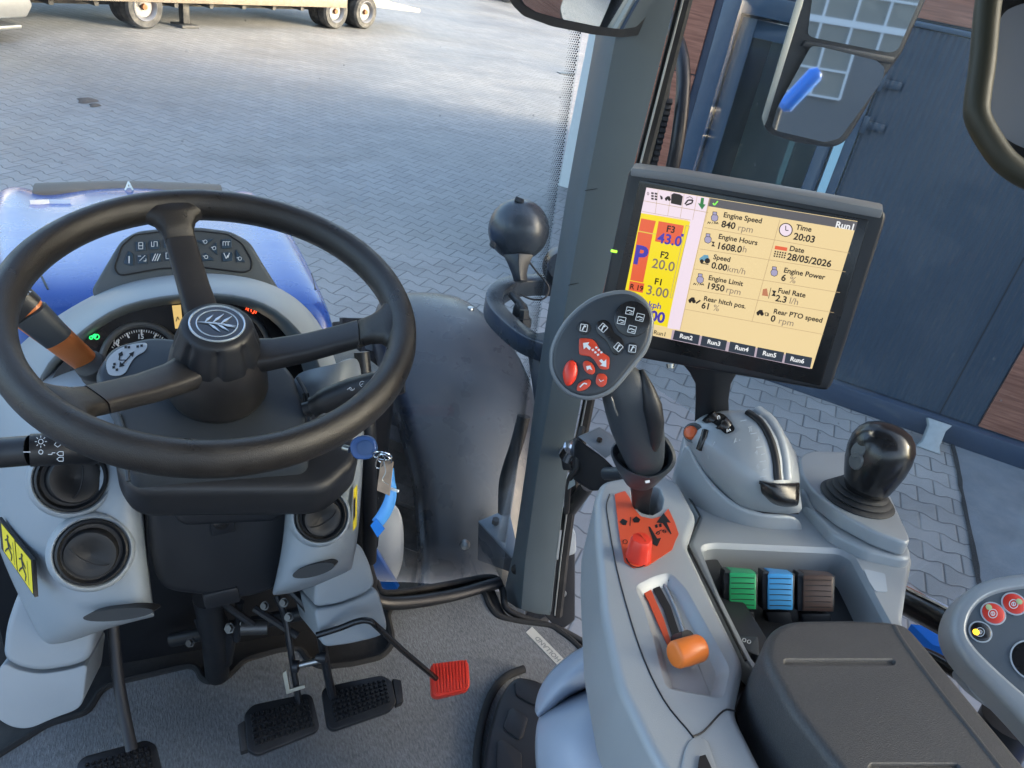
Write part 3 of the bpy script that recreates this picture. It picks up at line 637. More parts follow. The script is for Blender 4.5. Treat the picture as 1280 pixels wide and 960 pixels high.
# ================================================================== TRACTOR OUTSIDE
hd = thing('tractor', 'blue tractor nose with glossy hood and black front mudguard seen through the windscreen', 'tractor', (0, 1.9, 0))
US = [(-.03, -.34), (-.012, -.12), (.0, -.03), (.03, .0), (.10, .008), (.17, .004), (.3, .018), (.5, .026), (.7, .018), (.83, .004), (.90, .008), (.97, .0), (1.0, -.03), (1.012, -.12), (1.03, -.34)]
def hr(l, r_, z, k=1, ck=0, dz=0):
    A, B = Z(*l, z), Z(*r_, z); return [A.lerp(B, u)+V(0, 0, h*k+(ck if i in (3, 4, 10, 11) else 0)-(ck*.6 if i in (5, 9) else 0)+dz) for i, (u, h) in enumerate(US)]
rows = [hr((2, 392), (420, 402), 1.69, 1, 0, -.07), hr((0, 378), (421, 390), 1.695, 1, 0, -.018), hr((-3, 362), (416, 376), 1.70), hr((-12, 335), (400, 342), 1.70), hr((-22, 290), (374, 292), 1.675, 1, .003), hr((-22, 258), (350, 262), 1.645, 1, .010), hr((-12, 238), (329, 244), 1.615, 1, .018), hr((-4, 230), (318, 236), 1.59, 1, .012, -.03), hr((0, 228), (312, 234), 1.57, 1, 0, -.16)]
bon = MB().grid(rows).build('bonnet', 'paint', hd, sub=2)
hb_ = bvh(bon)
for pts in ([(30, 305), (42, 327), (55, 352), (60, 362)], [(358, 262), (370, 286), (389, 342), (394, 362)]):
    P = [hit(hb_, x, y, .0) for x, y in pts]; MB().tube(cr_spline([p for p in P if p], 5), .0022, 6).build('groove', 'ink', hd)
nm = [Z(x, y, 1.665) for x, y in ((38, 226), (95, 224), (160, 223), (220, 225), (278, 228))]
MB().loft([[p+V(0, -.01, -.06), p+V(0, .0, -.030), p+V(0, .03, -.022), p+V(0, .06, -.026), p+V(0, .07, -.10)] for p in nm]).build('nose_mesh', 'grass_strip', hd, bevel=.004)
c = Z(160, 220, 1.685)
MB().text('A', c-V(0, 0, .03), (1, 0, 0), (0, .3, 1), .035, .02, 'CENTER').build('nose_badge', 'chrome', hd)
dk = MB()
hline(dk, hb_, [(94, 238), (70, 238), (45, 239)], .022, .003); hline(dk, hb_, [(88, 254), (62, 254), (38, 255)], .022, .003)
if dk.v: dk.build('decal', 'white', hd, recalc=False)
# dark engine side and scuttle between hood and windscreen
MB().prism([V(-.34, 1.20, 1.70), V(.34, 1.20, 1.70), V(.30, 1.42, 1.66), V(-.30, 1.42, 1.66)], (0, 0, -.45)).build('scuttle', 'black', hd, bevel=.02)
MB().prism([V(.26, 1.3, 1.55), V(.31, 1.36, 1.50), V(.27, 2.3, 1.3), V(.2, 2.3, 1.3)], (0, 0, -.5)).build('engine_side', 'black', hd, bevel=.01)
# ---- front mudguard and wheel
fm = hd
WC = V(.0, 1.94, .665); rows = []
LT = [(366, 462), (380, 464), (430, 482), (477, 499), (570, 524), (605, 532), (700, 538), (900, 540)]
RTB = [(360, 600), (368, 604), (400, 634), (440, 662), (480, 677), (520, 682), (600, 682), (700, 672), (900, 660)]
def xfor(y, z, tab):
    lo, hi = .2, 1.4
    for _ in range(30):
        m_ = (lo+hi)/2; px, py = pj(V(m_, y, z))
        if px < interp(tab, py): lo = m_
        else: hi = m_
    return lo
for a in range(-10, 108, 5):
    t = R(a); row = []; yb_ = WC.y-math.sin(t)*.80; zb_ = WC.z+math.cos(t)*.80; x0 = xfor(yb_, zb_, LT); x1 = xfor(yb_, zb_, RTB)
    if a < 5: x0 += (5-a)**2*.00012; x1 -= (5-a)**2*.0002
    for k, (q, dr_) in enumerate(((0, -.085), (0, -.012), (.02, .0), (.08, .018), (.3, .03), (.6, .03), (.88, .015), (.97, -.005), (1, -.03), (1.0, -.09))):
        r_ = .775+dr_
        row.append(V(x0+(x1-x0)*q, WC.y-math.sin(t)*r_, WC.z+math.cos(t)*r_))
    rows.append(row)
rows.insert(0, [V(p.x, p.y+.01, p.z-.03) for p in rows[0]])
fm = MB().grid(rows).build('mudguard', 'fender', hd, sub=1, solid=.006)
c = D(588, 381, 2.28)
MB().lathe([(0, .006), (.009, .005), (.011, 0)], (hit(bvh(fm), 588, 386, .0) or D(588, 386, 2.2)), (0, 0, 1), 14).build('rivet', 'steel', fm)
ty = MB(); r = .66
ty.lathe([(.36, 0.02), (.5, -.01), (.6, .0), (.645, .05), (.655, .2), (.645, .36), (.6, .41), (.4, .40), (.36, .2), (.36, .02)], V(.46, WC.y, .66), (1, 0, 0), 56, cap=False)
for k in range(26):
    for sgn in (0, 1):
        a0_ = 2*math.pi*(k+.5*sgn)/26; pts = []
        for (xx, da) in ((.0 if not sgn else .41, 0), (.2 if not sgn else .21, .16)):
            for wd in (-.035, .035):
                pts.append((xx, a0_+da+wd))
        ring = lambda rr: [V(.46+x_, WC.y-math.sin(a_)*rr, .66+math.cos(a_)*rr) for x_, a_ in (pts[0], pts[1], pts[3], pts[2])]
        ty.loft([ring(.635), ring(.69)])
wh = ty.build('front_wheel', 'tyre', hd)
MB().lathe([(.05, .12), (.2, .12), (.26, .05), (.36, .02), (.38, -.005), (.385, .03)], V(.455, WC.y, .66), (1, 0, 0), 40).build('rim', 'rim', wh)
# light blue-white frame end and blue strip seen low between the dash and the tyre
fd = hd
MB().grid([[D(468, 632, 1.9), D(484, 624, 1.9), D(500, 634, 1.9)], [D(466, 650, 1.88), D(486, 650, 1.88), D(505, 660, 1.9)], [D(466, 672, 1.86), D(488, 680, 1.86), D(505, 695, 1.88)], [D(468, 690, 1.85), D(486, 712, 1.84), D(500, 715, 1.86)], [D(476, 706, 1.86), D(490, 728, 1.84), D(494, 728, 1.86)]]).build('white_guard', 'rim', fd, sub=2, solid=.01)
MB().prism([D(461, 694, 1.80), D(469, 688, 1.80), D(498, 736, 1.78), D(484, 744, 1.78), D(461, 712, 1.79)], FW*.03).build('blue_guard', 'brightblue', fd, bevel=.003)
# ---- windscreen surround tube lower left of the mudguard
fs = [D(455, 520, 1.30), D(455, 600, 1.34), D(452, 660, 1.40), D(452, 700, 1.45), D(462, 735, 1.5), D(482, 754, 1.53), D(560, 746, 1.60), D(625, 728, 1.66)]
tag(MB().tube(cr_spline(fs, 6), [.020]*4*6+[.013]*(3*6+1), 14).build('windscreen_surround', 'black'), 'black lower windscreen surround curving from the dashboard to the pillar foot', 'windscreen frame')
# ---- bracket plate and bolts at the foot of the windscreen
bk = hd
MB().prism([D(598, 651, 1.80), D(636, 635, 1.78), D(648, 690, 1.72), D(640, 696, 1.72)], (0, 0, -.006)).build('bracket_top', 'dash', bk, bevel=.001)
MB().prism([D(598, 652, 1.801), D(641, 697, 1.72), D(640, 716, 1.74), D(597, 700, 1.82)], FW*.02).build('bracket_side', 'fender', bk)
MB().lathe([(0, .012), (.009, .012), (.009, 0)], D(619, 654, 1.775), (0, 0, 1), 6).build('bolt', 'black', bk)
MB().lathe([(0, .014), (.009, .011), (.013, 0)], D(581, 681, 1.86), -FW, 14).build('rubber_stop', 'steel', bk)
MB().tube(cr_spline([D(630, 640, 1.72), D(632, 600, 1.68), D(646, 555, 1.62), D(655, 520, 1.6)], 5), .014, 10).build('rubber_hose', 'rubber', bk)
# ---- head lamp on its curved arm outside the windscreen
lp = thing('work_lamp', 'round black work lamp seen from behind on a curved arm outside the windscreen', 'work lamp', D(648, 330, 1.9))
c = D(646, 290, 1.88)
ax = (CAM-c).normalized()
ax = (ax+V(-.1, 0, -.15)).normalized()
MB().lathe([(0, .034), (.022, .032), (.044, .024), (.062, .008), (.072, -.012), (.075, -.03), (.075, -.05), (.06, -.056), (0, -.056)], c, ax, 44).build('housing', 'fender', lp)
MB().lathe([(0, 0), (.068, 0), (.068, -.004), (0, -.006)], c-ax*.058, ax, 40).build('lens', 'mirrorglass', lp)
for (px, py, dx, dy) in ((649, 251, 8, 5), (616, 306, 5, 6)):
    MB().box(D(px, py, 1.87), (RT*dx-UP*dy*.6)*.0013, (UP*5+RT*2)*.0012, FW*.01).build('housing_tab', 'black', lp, bevel=.003)
MB().loft([[D(x+dx_, y, 1.88)+FW*dz for dx_, dz in ((-h_, 0), (0, -.02), (h_, 0), (0, .03))] for x, y, h_ in ((648, 318, 20), (648, 330, 14), (649, 342, 10), (651, 352, 9))]).build('foot', 'black', lp, bevel=.003)
MB().tube(cr_spline([D(662, 328, 1.9), D(672, 341, 1.9), D(682, 352, 1.9), D(686, 362, 1.9), D(680, 373, 1.9), D(665, 374, 1.9), D(650, 368, 1.9)], 5), .0024, 8).build('cable', 'rubber', lp)
def band(pts, hw, h, name, m, par, bev=.004):
    P = cr_spline(pts, 6); rings = []
    for i, p in enumerate(P):
        t = (P[min(i+1, len(P)-1)]-P[max(i-1, 0)]).normalized(); s_ = t.cross(V(0, 0, 1)).normalized()
        rings.append([p+s_*hw, p-s_*hw, p-s_*hw-V(0, 0, h), p+s_*hw-V(0, 0, h)])
    return MB().loft(rings).build(name, m, par, bevel=bev)
ar = thing('lamp_arm', 'curved dark grey plastic arm carrying the round work lamp', 'lamp arm', D(640, 380, 1.8))
band([D(694, 347, 1.98), D(668, 346, 1.98), D(640, 349, 1.94), D(621, 361, 1.88), D(620, 379, 1.82), D(638, 399, 1.75), D(662, 417, 1.68), D(690, 428, 1.62)], .021, .045, 'arm', 'fender', ar)
MB().prism([D(657, 418, 1.66), D(688, 414, 1.62), D(696, 440, 1.60), D(688, 600, 1.68), D(668, 500, 1.68)], FW*.03).build('arm_foot', 'dgrey', ar, bevel=.004)
MB().lathe([(0, .01), (.014, .01), (.018, 0), (.018, -.05), (.008, -.06)], D(651, 385, 1.86), (0, 0, 1), 16).build('knob', 'black', ar)
MB().lathe([(.0, .02), (.012, .02), (.012, 0), (.02, 0), (.02, -.02), (0, -.02)], D(655, 398, 1.82), (0, .3, 1), 6).build('lock_nut', 'black', ar)
MB().tube([D(640, 368, 1.9), D(652, 382, 1.86), D(658, 400, 1.82)], .010, 10).build('threaded_stem', 'rubber', ar)
# second lamp half hidden behind the pillar
l2 = thing('rear_facing_lamp', 'black lamp housing half hidden behind the pillar, right of the round work lamp', 'lamp', D(695, 340, 1.95))
MB().lathe([(0, .03), (.035, .025), (.05, .0), (.052, -.03), (0, -.04)], D(703, 333, 1.95), (CAM-D(703, 333, 1.95)).normalized(), 30).build('housing', 'fender', l2)
# ================================================================== STEERING WHEEL
TL = R(14.3); SN = V(0, -math.sin(TL), math.cos(TL)); SY = V(0, math.cos(TL), math.sin(TL)); SX = V(1, 0, 0)
SWC = V(-.006, .757, 2.079); SR = .19
def sw(r_, a, h=0): return SWC+(SX*math.cos(a)+SY*math.sin(a))*r_+SN*h
def sang(x, y, h=0):
    p = PL(x, y, SWC+SN*h, SN)-SWC; return math.atan2(p.dot(SY), p.dot(SX))
sw_o = thing('steering_wheel', 'black three-spoke steering wheel with leaf emblem on its ribbed centre cap', 'steering wheel', SWC)
mb = MB(); N_ = 120; rings = []
for k in range(N_+1):
    a = 2*math.pi*k/N_; ring = []
    for j in range(16):
        b = 2*math.pi*j/16; ring.append(sw(SR+math.cos(b)*.0156, a, math.sin(b)*.0190-.002))
    rings.append(ring)
mb.loft(rings, cap=False); rim = mb.build('rim', 'leather', sw_o)
angs = [sang(218, 268), sang(482, 402), sang(98, 492)]
for a in angs:
    rad = SX*math.cos(a)+SY*math.sin(a); tan = -SX*math.sin(a)+SY*math.cos(a)
    def sec(r_, hw, th, h, pw=.45):
        o = SWC+rad*r_+SN*h; out = []
        for j in range(16):
            b = 2*math.pi*j/16; cx, sy_ = math.cos(b), math.sin(b)
            cx = math.copysign(abs(cx)**pw, cx); sy_ = math.copysign(abs(sy_)**pw, sy_)
            out.append(o+tan*cx*hw+SN*sy_*th)
        return out
    MB().loft([sec(.03, .021, .011, -.062), sec(.055, .0185, .011, -.058), (sec(.09, .017, .0105, -.046)), sec(.125, .0165, .010, -.030), sec(.144, .0165, .0098, -.021)]).build('spoke', 'spoke', sw_o, ang=50)
    MB().loft([sec(.1455, .0165, .0098, -.0205, .5), sec(.158, .0175, .011, -.013, .6), sec(.168, .024, .0125, -.007, .8), sec(.177, .040, .0135, -.003, .9), sec(.186, .062, .010, -.001, 1)]).build('spoke_root', 'leather', sw_o, ang=60)
MB().lathe([(0, -.052), (.042, -.052), (.048, -.062), (.052, -.085), (.054, -.108), (.050, -.118), (.046, -.122), (.046, -.14), (0, -.14)], SWC, SN, 48).build('hub', 'spoke', sw_o)
def scal(t, h):
    h -= .009
    if h > -.036 or h < -.0672: return 1
    c_ = math.cos(8*t+.6); return 1-.09*max(0, c_)**3*(1 if h > -.06 else .6)
pr = [(0, -.0265), (.029, -.0265), (.0338, -.0275), (.0365, -.031), (.0378, -.036), (.039, -.040), (.0425, -.050), (.0445, -.060), (.0455, -.0665), (.0455, -.068), (.043, -.070)]
cap = MB().lathe([(a_, b_+.009) for a_, b_ in pr], SWC, SN, 96, mod=scal).build('centre_cap', 'black', sw_o, ang=50)
MB().lathe([(0, -.0165), (.027, -.0165), (.027, -.019)], SWC, SN, 48).build('emblem_disc', mat('emblem_blue_black', (.015, .02, .03), .15, coat=.5), cap)
em = MB()
em.tube([sw(.027, 2*math.pi*k/60, -.0165) for k in range(60)], .0011, 8, closed=True)
em.tube([sw(.0202, 2*math.pi*k/60, -.0162) for k in range(60)], .0007, 8, closed=True)
# stylised leaves as seen by the driver
ex, ey = SX, SY
def lf(pts): return [SWC+SN*-.0159+ex*x*.00095+ey*y*.00095 for x, y in pts]
for st_, lv in (((-18, 2), [((-13, 1), (-3, 13)), ((-5, 0), (8, 14)), ((3, -2), (16, 10))]), ((-18, 2), [((-9, -1), (2, -15)), ((-1, -2), (11, -14)), ((6, -4), (18, -8))])):
    for (x0_, y0_), (x1_, y1_) in lv:
        dx, dy = x1_-x0_, y1_-y0_; L_ = math.hypot(dx, dy); nx_, ny_ = -dy/L_, dx/L_
        em.prism(lf([(x0_, y0_), (x0_+dx*.4+nx_*1.7, y0_+dy*.4+ny_*1.7), (x1_, y1_), (x0_+dx*.45-nx_*1.1, y0_+dy*.45-ny_*1.1)]), SN*.0009)
em.prism(lf([(-20, 2), (-10, 1.2), (0, -.6), (10, -3.4), (19, -6), (10, -4.6), (0, -2.2), (-10, -.4)]), SN*.0010)
em.build('emblem', mat('emblem_silver', (.62, .72, .8), .25, .7), cap)
# ================================================================== COLUMN SHROUD
SP = (SWC-SN*.118, SN)
cs = thing('steering_column', 'dark grey steering column shroud with black lower cover under the wheel', 'steering column', (0, .85, FZ))
topp = [(112, 470), (138, 430), (190, 415), (330, 430), (372, 470), (387, 520), (400, 560), (432, 575), (400, 640), (150, 650), (120, 560)]
slab('shroud_top', [(116, 466), (139, 431), (190, 418), (340, 436), (369, 468), (386, 525), (388, 575), (160, 590), (147, 520)], SP, .035, 'dgrey', cs, bevel=.008, seg=3, r=.015)
SP2 = (SWC-SN*.143, SN)
slab('shroud_lower', [(140, 505), (200, 440), (350, 455), (392, 512), (448, 545), (450, 575), (405, 612), (165, 612), (143, 580)], SP2, .055, 'black', cs, bevel=.012, seg=3, r=.02)
for (xa, ya, xb, yb) in ((147, 517, 160, 600), (372, 473, 389, 540)):
    MB().tube(cr_spline([PL(xa, ya, *SP)+SN*.001, PL((xa+xb)/2+3, (ya+yb)/2-10, *SP)+SN*.001, PL(xb, yb, *SP)-SN*.002], 4), .0022, 8).build('edge_rib', 'dgrey', cs)
# white sticker with lever symbols
st = [(134, 464), (133, 454), (139, 444), (150, 436), (165, 431), (181, 429), (184, 433), (180, 440), (170, 446), (163, 455), (157, 466), (148, 470), (138, 469)]
wl = slab('lever_sticker', st, SP, .0006, 'white', cs, bevel=0, lift=.0008, smooth=3)
ik = MB()
def inkline(mb, pts, pl, wd, lift, n=None):
    P = pp(pl, pts); nn = Vector(pl[1]).normalized()
    if nn.dot(CAM-P[0]) < 0: nn = -nn
    for a, b in zip(P[:-1], P[1:]):
        t = (b-a).normalized(); s_ = t.cross(nn)*wd*.5
        mb.add([a-s_+nn*lift, a+s_+nn*lift, b+s_+nn*lift, b-s_+nn*lift], [(0, 1, 2, 3)])
def inkpoly(mb, pts, pl, lift):
    P = pp(pl, pts); nn = Vector(pl[1]).normalized()
    if nn.dot(CAM-P[0]) < 0: nn = -nn
    mb.add([p+nn*lift for p in P], [tuple(range(len(P)))])
inkline(ik, [(150, 445), (149, 451), (158, 451), (165, 443)], SP, .0014, .0012)
inkline(ik, [(158, 451), (152, 457)], SP, .0014, .0012)
inkpoly(ik, [(168, 440), (166, 447), (161, 443)], SP, .0012); inkpoly(ik, [(149, 460), (150, 453), (156, 458)], SP, .0012)
inkpoly(ik, [(148, 443), (153, 440), (154, 445), (149, 447)], SP, .0012)
for (x, y) in ((157, 435), (161, 435), (172, 434), (177, 433), (142, 460), (146, 463), (143, 456)): inkpoly(ik, [(x-1.6, y-1.2), (x+1.6, y-1.8), (x+1.8, y+1.4), (x-1.4, y+1.6)], SP, .0012)
ik.build('symbols', 'ink', wl, recalc=False)
# lower black cover
LCP = (D(275, 690, .975), V(0, -.97, .25))
slab('lower_cover', [(181, 604), (372, 604), (368, 680), (351, 738), (300, 752), (208, 742), (194, 725), (186, 690)], LCP, .12, 'black', cs, bevel=.012, seg=3, r=.02)
slab('upper_block', [(212, 596), (350, 600), (352, 632), (338, 640), (232, 645), (218, 638)], LCP, .06, 'black', cs, bevel=.008, seg=3, lift=.03)
lt_ = slab('latch_plate', [(260, 634), (291, 631), (294, 662), (265, 668)], LCP, .01, 'black', cs, bevel=.0015, lift=.006)
MB().lathe([(0, .004), (.005, .004), (.009, .001), (.009, -.002)], PL(276, 650, *LCP)+V(0, -.007, .001), (0, -1, .2), 16).build('lock', 'gloss', lt_)
# small block under the cover
slab('under_block', [(252, 738), (297, 728), (301, 747), (256, 757)], (D(275, 740, 1.0), V(0, -1, .1)), .05, 'black', cs, bevel=.004, lift=.01)
# ---- stalks
sl_ = thing('shuttle_lever', 'orange and dark grey shuttle lever left of the steering column, inside the wheel rim', 'lever', D(105, 448, .93))
axl = [D(112, 456, .93), D(92, 440, .905), D(74, 425, .885), D(56, 409, .87), D(36, 390, .855), D(17, 377, .845)]
def rad(i0, i1, w0, w1, fl, ext=0, cap_=.0):
    a, b = axl[i0], axl[i1]; t = (b-a).normalized(); x = t.cross(-FW).normalized(); y = t.cross(x).normalized(); rg = []
    for u_, q in ((0, .8), (.03, 1), (.97, 1), (1, .86)):
        ctr = a.lerp(b, u_); w_ = (w0+(w1-w0)*u_)*q+ext
        rg.append([ctr+(x*math.copysign(abs(math.cos(g_))**.75, math.cos(g_))+y*math.copysign(abs(math.sin(g_))**.75, math.sin(g_))*fl)*w_ for g_ in [2*math.pi*k/24 for k in range(24)]])
    return rg
MB().loft(rad(0, 5, .0145, .021, .6)).build('body', 'lever_orange', sl_, ang=50)
MB().loft(rad(2, 4, .0150, .0180, .66, .0016)).build('sleeve', 'dgrey', sl_, ang=50)
rg = rad(4, 5, .0185, .0215, .66, .0012); tip = MB().loft([rg[1]]+[[p+(axl[5]-axl[4])*.0 for p in r_] for r_ in rg[2:]]+[[p.lerp(sum(rg[3], Vector())/24, .35)+(axl[5]-axl[4]).normalized()*.004 for p in rg[3]]]).build('tip', 'black', sl_, ang=50)
tx = (D(34, 364, .83)-D(20, 376, .83)); MB().text('N2 R', D(20, 377, .828), tx, UP, .009, .02, thick=0).build('symbols', 'greyprint', tip, recalc=False)
MB().lathe([(.016, .0), (.021, -.003), (.023, -.012), (.020, -.018), (.026, -.022), (.027, -.034), (.020, -.05)], D(108, 452, .92), (axl[0]-axl[2])*-1, 32, sx=.8).build('boot', 'rubber', sl_)
ts = thing('light_stalk', 'black light and indicator stalk with white symbols, left edge below the wheel', 'stalk', D(90, 562, .84))
MB().tube(cr_spline([D(-40, 568, .80), D(0, 566, .81), D(38, 563, .815)], 4), .0160, 24).build('grip', 'black', ts)
tb_ = MB().tube(cr_spline([D(38, 563, .815), D(80, 561, .83), D(118, 562, .85), D(150, 560, .87)], 4), [.0175]*5+[.0165]*4+[.013]*4, 24).build('collar', 'black', ts)
TSP = (D(60, 562, .797), -FW)
sy_ = MB()
inkline(sy_, [(29, 565), (38, 565)], TSP, .0010, .0)
for k in range(8):
    a = k*math.pi/4; inkline(sy_, [(51+5*math.cos(a), 552+5*math.sin(a)), (51+7.5*math.cos(a), 552+7.5*math.sin(a))], TSP, .0007, 0)
def circ(mb, x, y, r_, pl, wd, lift=0, n=20, a0=0, a1=2*math.pi, ky=1): inkline(mb, [(x+r_*math.cos(a0+(a1-a0)*k/n), y+r_*ky*math.sin(a0+(a1-a0)*k/n)) for k in range(n+1)], pl, wd, lift)
circ(sy_, 51, 552, 3, TSP, .0007); circ(sy_, 51, 565, 2.6, TSP, .0008)
for q in (0, 1): inkline(sy_, [(68, 554-8*q+2), (72, 550-6*q), (76, 554-8*q+2), (72, 557-8*q+2), (68, 554-8*q+2)], TSP, .0006, 0)
for yy in (567, 574): inkline(sy_, [(79, yy-2.5), (74, yy-2.5), (71, yy), (74, yy+2.5), (79, yy+2.5), (79, yy-2.5)], TSP, .0007, 0)
inkline(sy_, [(60, 568), (65, 568), (65, 566), (69, 566)], TSP, .0007, 0)
sy_.build('symbols', 'greyprint', ts, recalc=False)
wsx_ = thing('wiper_stalk', 'black wiper stalk with grey symbols, right of the column under the wheel rim', 'stalk', D(392, 505, .88))
MB().tube(cr_spline([D(380, 512, .88), D(392, 508, .88), D(405, 502, .875), D(440, 488, .87), D(475, 480, .86), D(505, 477, .86)], 4), [.008]*4+[.012]*4+[.0145]*12+[.0125], 20).build('stalk', 'black', wsx_)
WSP = (D(445, 485, .850), -FW); s2 = MB()
inkline(s2, [(434, 487), (438, 484), (441, 488)], WSP, .0007, 0); circ(s2, 440, 485, 3, WSP, .0006, a1=3.5); circ(s2, 453, 480, 3.4, WSP, .0006); inkline(s2, [(450, 482), (456, 478)], WSP, .0006, 0)
s2.build('symbols', 'greyprint', wsx_, recalc=False)
for xx in (380, 384): MB().tube([D(xx, 492, .885), D(xx+4, 520, .88)], .002, 8).build('gaiter_rib', 'rubber', wsx_)
# ================================================================== DASHBOARD
dp = (0, .95, FZ)
dash = thing('dashboard', 'grey dashboard with instrument cluster, round air vents and fairings down to the floor', 'dashboard', dp)
ro = [(-30, 560), (-12, 480), (22, 424), (80, 386), (122, 362), (165, 348), (210, 341), (255, 338), (300, 341), (345, 353), (380, 376), (403, 405), (417, 438), (428, 480)]
ri = [(30, 560), (40, 490), (58, 452), (88, 424), (120, 398), (152, 380), (200, 369), (250, 365), (292, 367), (332, 377), (362, 398), (385, 425), (398, 448), (408, 480)]
rl = [(45, 560), (55, 494), (72, 460), (100, 432), (128, 408), (158, 390), (203, 379), (250, 375), (290, 377), (326, 387), (350, 406), (368, 430), (378, 452), (386, 480)]
def rows(specs): return [[D(x, y, d if not callable(d) else d(x, y)) for x, y in pts] for pts, d in specs]
back = [((x-250)*1.0+250, y+6) for x, y in ro]
MB().grid(rows([(back, 1.22), (ro, 1.10), ([(a[0]*.6+b[0]*.4, a[1]*.6+b[1]*.4) for a, b in zip(ro, ri)], 1.025), (ri, .995), ([(a[0]*.8+b[0]*.2, a[1]*.8+b[1]*.2) for a, b in zip(ri, rl)], .995)])).build('cowl', 'dash', dash, sub=2, solid=.004)
M['lip'] = mat('mid_grey_lip', (.15, .18, .20), .45, bump=.2)
MB().grid(rows([(ri, .993), ([(a[0]*.5+b[0]*.5, a[1]*.5+b[1]*.5) for a, b in zip(ri, rl)], .998), (rl, 1.03), (rl, 1.065)])).build('cowl_lip', 'lip', dash, sub=1, solid=.002)
FP = (D(230, 430, 1.055), (CAM-D(230, 430, 1.055)).normalized())
ic = slab('instrument_face', rl+[(386, 560), (45, 560)], FP, .01, 'gloss', dash, bevel=0)
dial = MB()
for (cx, cy, rr) in ((177, 455, 50), (283, 440, 54)):
    P = [PL(cx+rr*math.cos(a), cy+rr*math.sin(a), *FP) for a in [2*math.pi*k/60 for k in range(60)]]
    dial.tube([p+FP[1]*.003 for p in P], .0045, 10, closed=True)
dial.build('dial_bezel', mat('dial_bezel_grey', (.09, .10, .11), .4), ic)
tk_ = MB()
for k in range(-14, 15):
    a = -math.pi/2+k*.075; big = k % 6 == 0; r0 = 43; r1 = 36 if big else 40
    inkline(tk_, [(177+r0*math.cos(a), 455+r0*math.sin(a)), (177+r1*math.cos(a), 455+r1*math.sin(a))], FP, .0022 if big else .0010, .001)
tk_.text('15', PL(172, 421, *FP), RT, UP, .009, .03, lift=.001); tk_.text('20', PL(191, 428, *FP), RT, UP, .009, .03, lift=.001); tk_.text('10', PL(141, 428, *FP), RT, UP, .009, .03, lift=.001)
tk_.build('dial_marks', 'white', ic, recalc=False)
rg_ = MB(); inkpoly(rg_, [(283+r_*math.cos(a), 440+r_*math.sin(a)) for r_, a in [(44, -.9+k*.1) for k in range(10)]+[(34, -.9+k*.1) for k in range(9, -1, -1)]], FP, .0012); rg_.build('gauge_scale', mat('gauge_scale_cream', (.7, .6, .45), .5, emit=(.7, .55, .35), es=.4), ic, recalc=False)
rg_ = MB(); inkpoly(rg_, [(283+r_*math.cos(a), 440+r_*math.sin(a)) for r_, a in [(45, -.32), (45, -.2), (45, -.06), (34, -.06), (34, -.2), (34, -.32)]], FP, .0016); rg_.build('gauge_mark', 'yellow', ic, recalc=False)
ld = MB(); inkpoly(ld, [(215, 382), (226, 381), (229, 410), (219, 411)], FP, .001); ldo = ld.build('display', 'lcd', ic, recalc=False)
ld = MB(); inkline(ld, [(220, 402), (222, 396), (224, 400)], FP, .0012, .0016); ld.build('display_symbol', 'scr_k', ldo, recalc=False)
lg = MB(); inkpoly(lg, [(113, 421), (117, 418), (119, 417), (121, 419), (120, 422), (116, 422)], FP, .001); circ(lg, 114, 422, 2, FP, .0012, .001); circ(lg, 121, 421, 3, FP, .0012, .001); lg.build('green_indicator', 'lamp_green', ic, recalc=False)
lr = MB(); circ(lr, 314, 388, 4.2, FP, .0016, .001); inkline(lr, [(314, 385), (314, 390)], FP, .0012, .001); inkline(lr, [(308.5, 384), (307, 388), (308.5, 392)], FP, .001, .001); inkline(lr, [(319.5, 384), (321, 388), (319.5, 392)], FP, .001, .001); lr.build('red_indicator', 'lamp_red', ic, recalc=False)
# ---- button panel on top
BP = (D(235, 318, 1.13), V(-.12, -.80, .62).normalized())
bh = [(112, 364), (133, 328), (150, 300), (170, 288), (205, 284), (250, 283), (288, 288), (312, 301), (328, 328), (352, 366)]
slab('panel_housing', bh+[(300, 420), (160, 420)], BP, .06, 'cluster', dash, bevel=.006, seg=3, r=.01)
bi = [(143, 336), (152, 308), (168, 294), (200, 290), (250, 289), (285, 293), (303, 305), (315, 326), (314, 338), (305, 341), (250, 334), (200, 336), (150, 345)]
M['btnpanel'] = mat('panel_inlay', (.05, .06, .068), .5, bump=.2)
bpn = slab('button_panel', bi, BP, .002, 'btnpanel', dash, bevel=.0006, lift=.0015, r=.006)
MB().tube([p+BP[1]*.002 for p in fillet(pp(BP, bi), .006)], .0010, 6, closed=True).build('panel_groove', 'ink', bpn)
M['btn'] = mat('button_dark_blue_grey', (.022, .045, .075), .35)
btns = [[(155, 330), (161, 314), (167, 318), (167, 333)]]
for (x, y) in ((176, 308), (193, 306), (211, 304), (178, 324), (195, 322), (212, 320), (283, 305), (284, 321)): btns.append([(x-6, y-5), (x+6.5, y-5.5), (x+7, y+5.5), (x-5, y+6.5)])
btns += [[(245, 301), (268, 299), (257, 307)], [(263, 311), (271, 303), (272, 319)], [(246, 327), (268, 326), (257, 316)], [(243, 305), (243, 320), (251, 312)], [(295, 312), (307, 328), (296, 328)]]
for b in btns:
    bo = slab('button', b, BP, .004, 'btn', bpn, bevel=.0008, lift=.0035)
gl = MB()
L2 = .0040
def g_(pts, wd=.0009): inkline(gl, pts, BP, wd, L2)
g_([(162, 321), (162, 330)], .0016); g_([(174, 304), (174, 312), (179, 312), (179, 304), (174, 304)]); g_([(174, 308), (179, 308)])
g_([(190, 303), (190, 309), (193, 309), (193, 303), (197, 303), (197, 309)])
g_([(175, 327), (182, 320)]); g_([(180, 327), (183, 327), (183, 324)]); g_([(173, 321), (177, 321)])
for k in range(3): g_([(191+k*3, 327), (195+k*3, 318)], .0012)
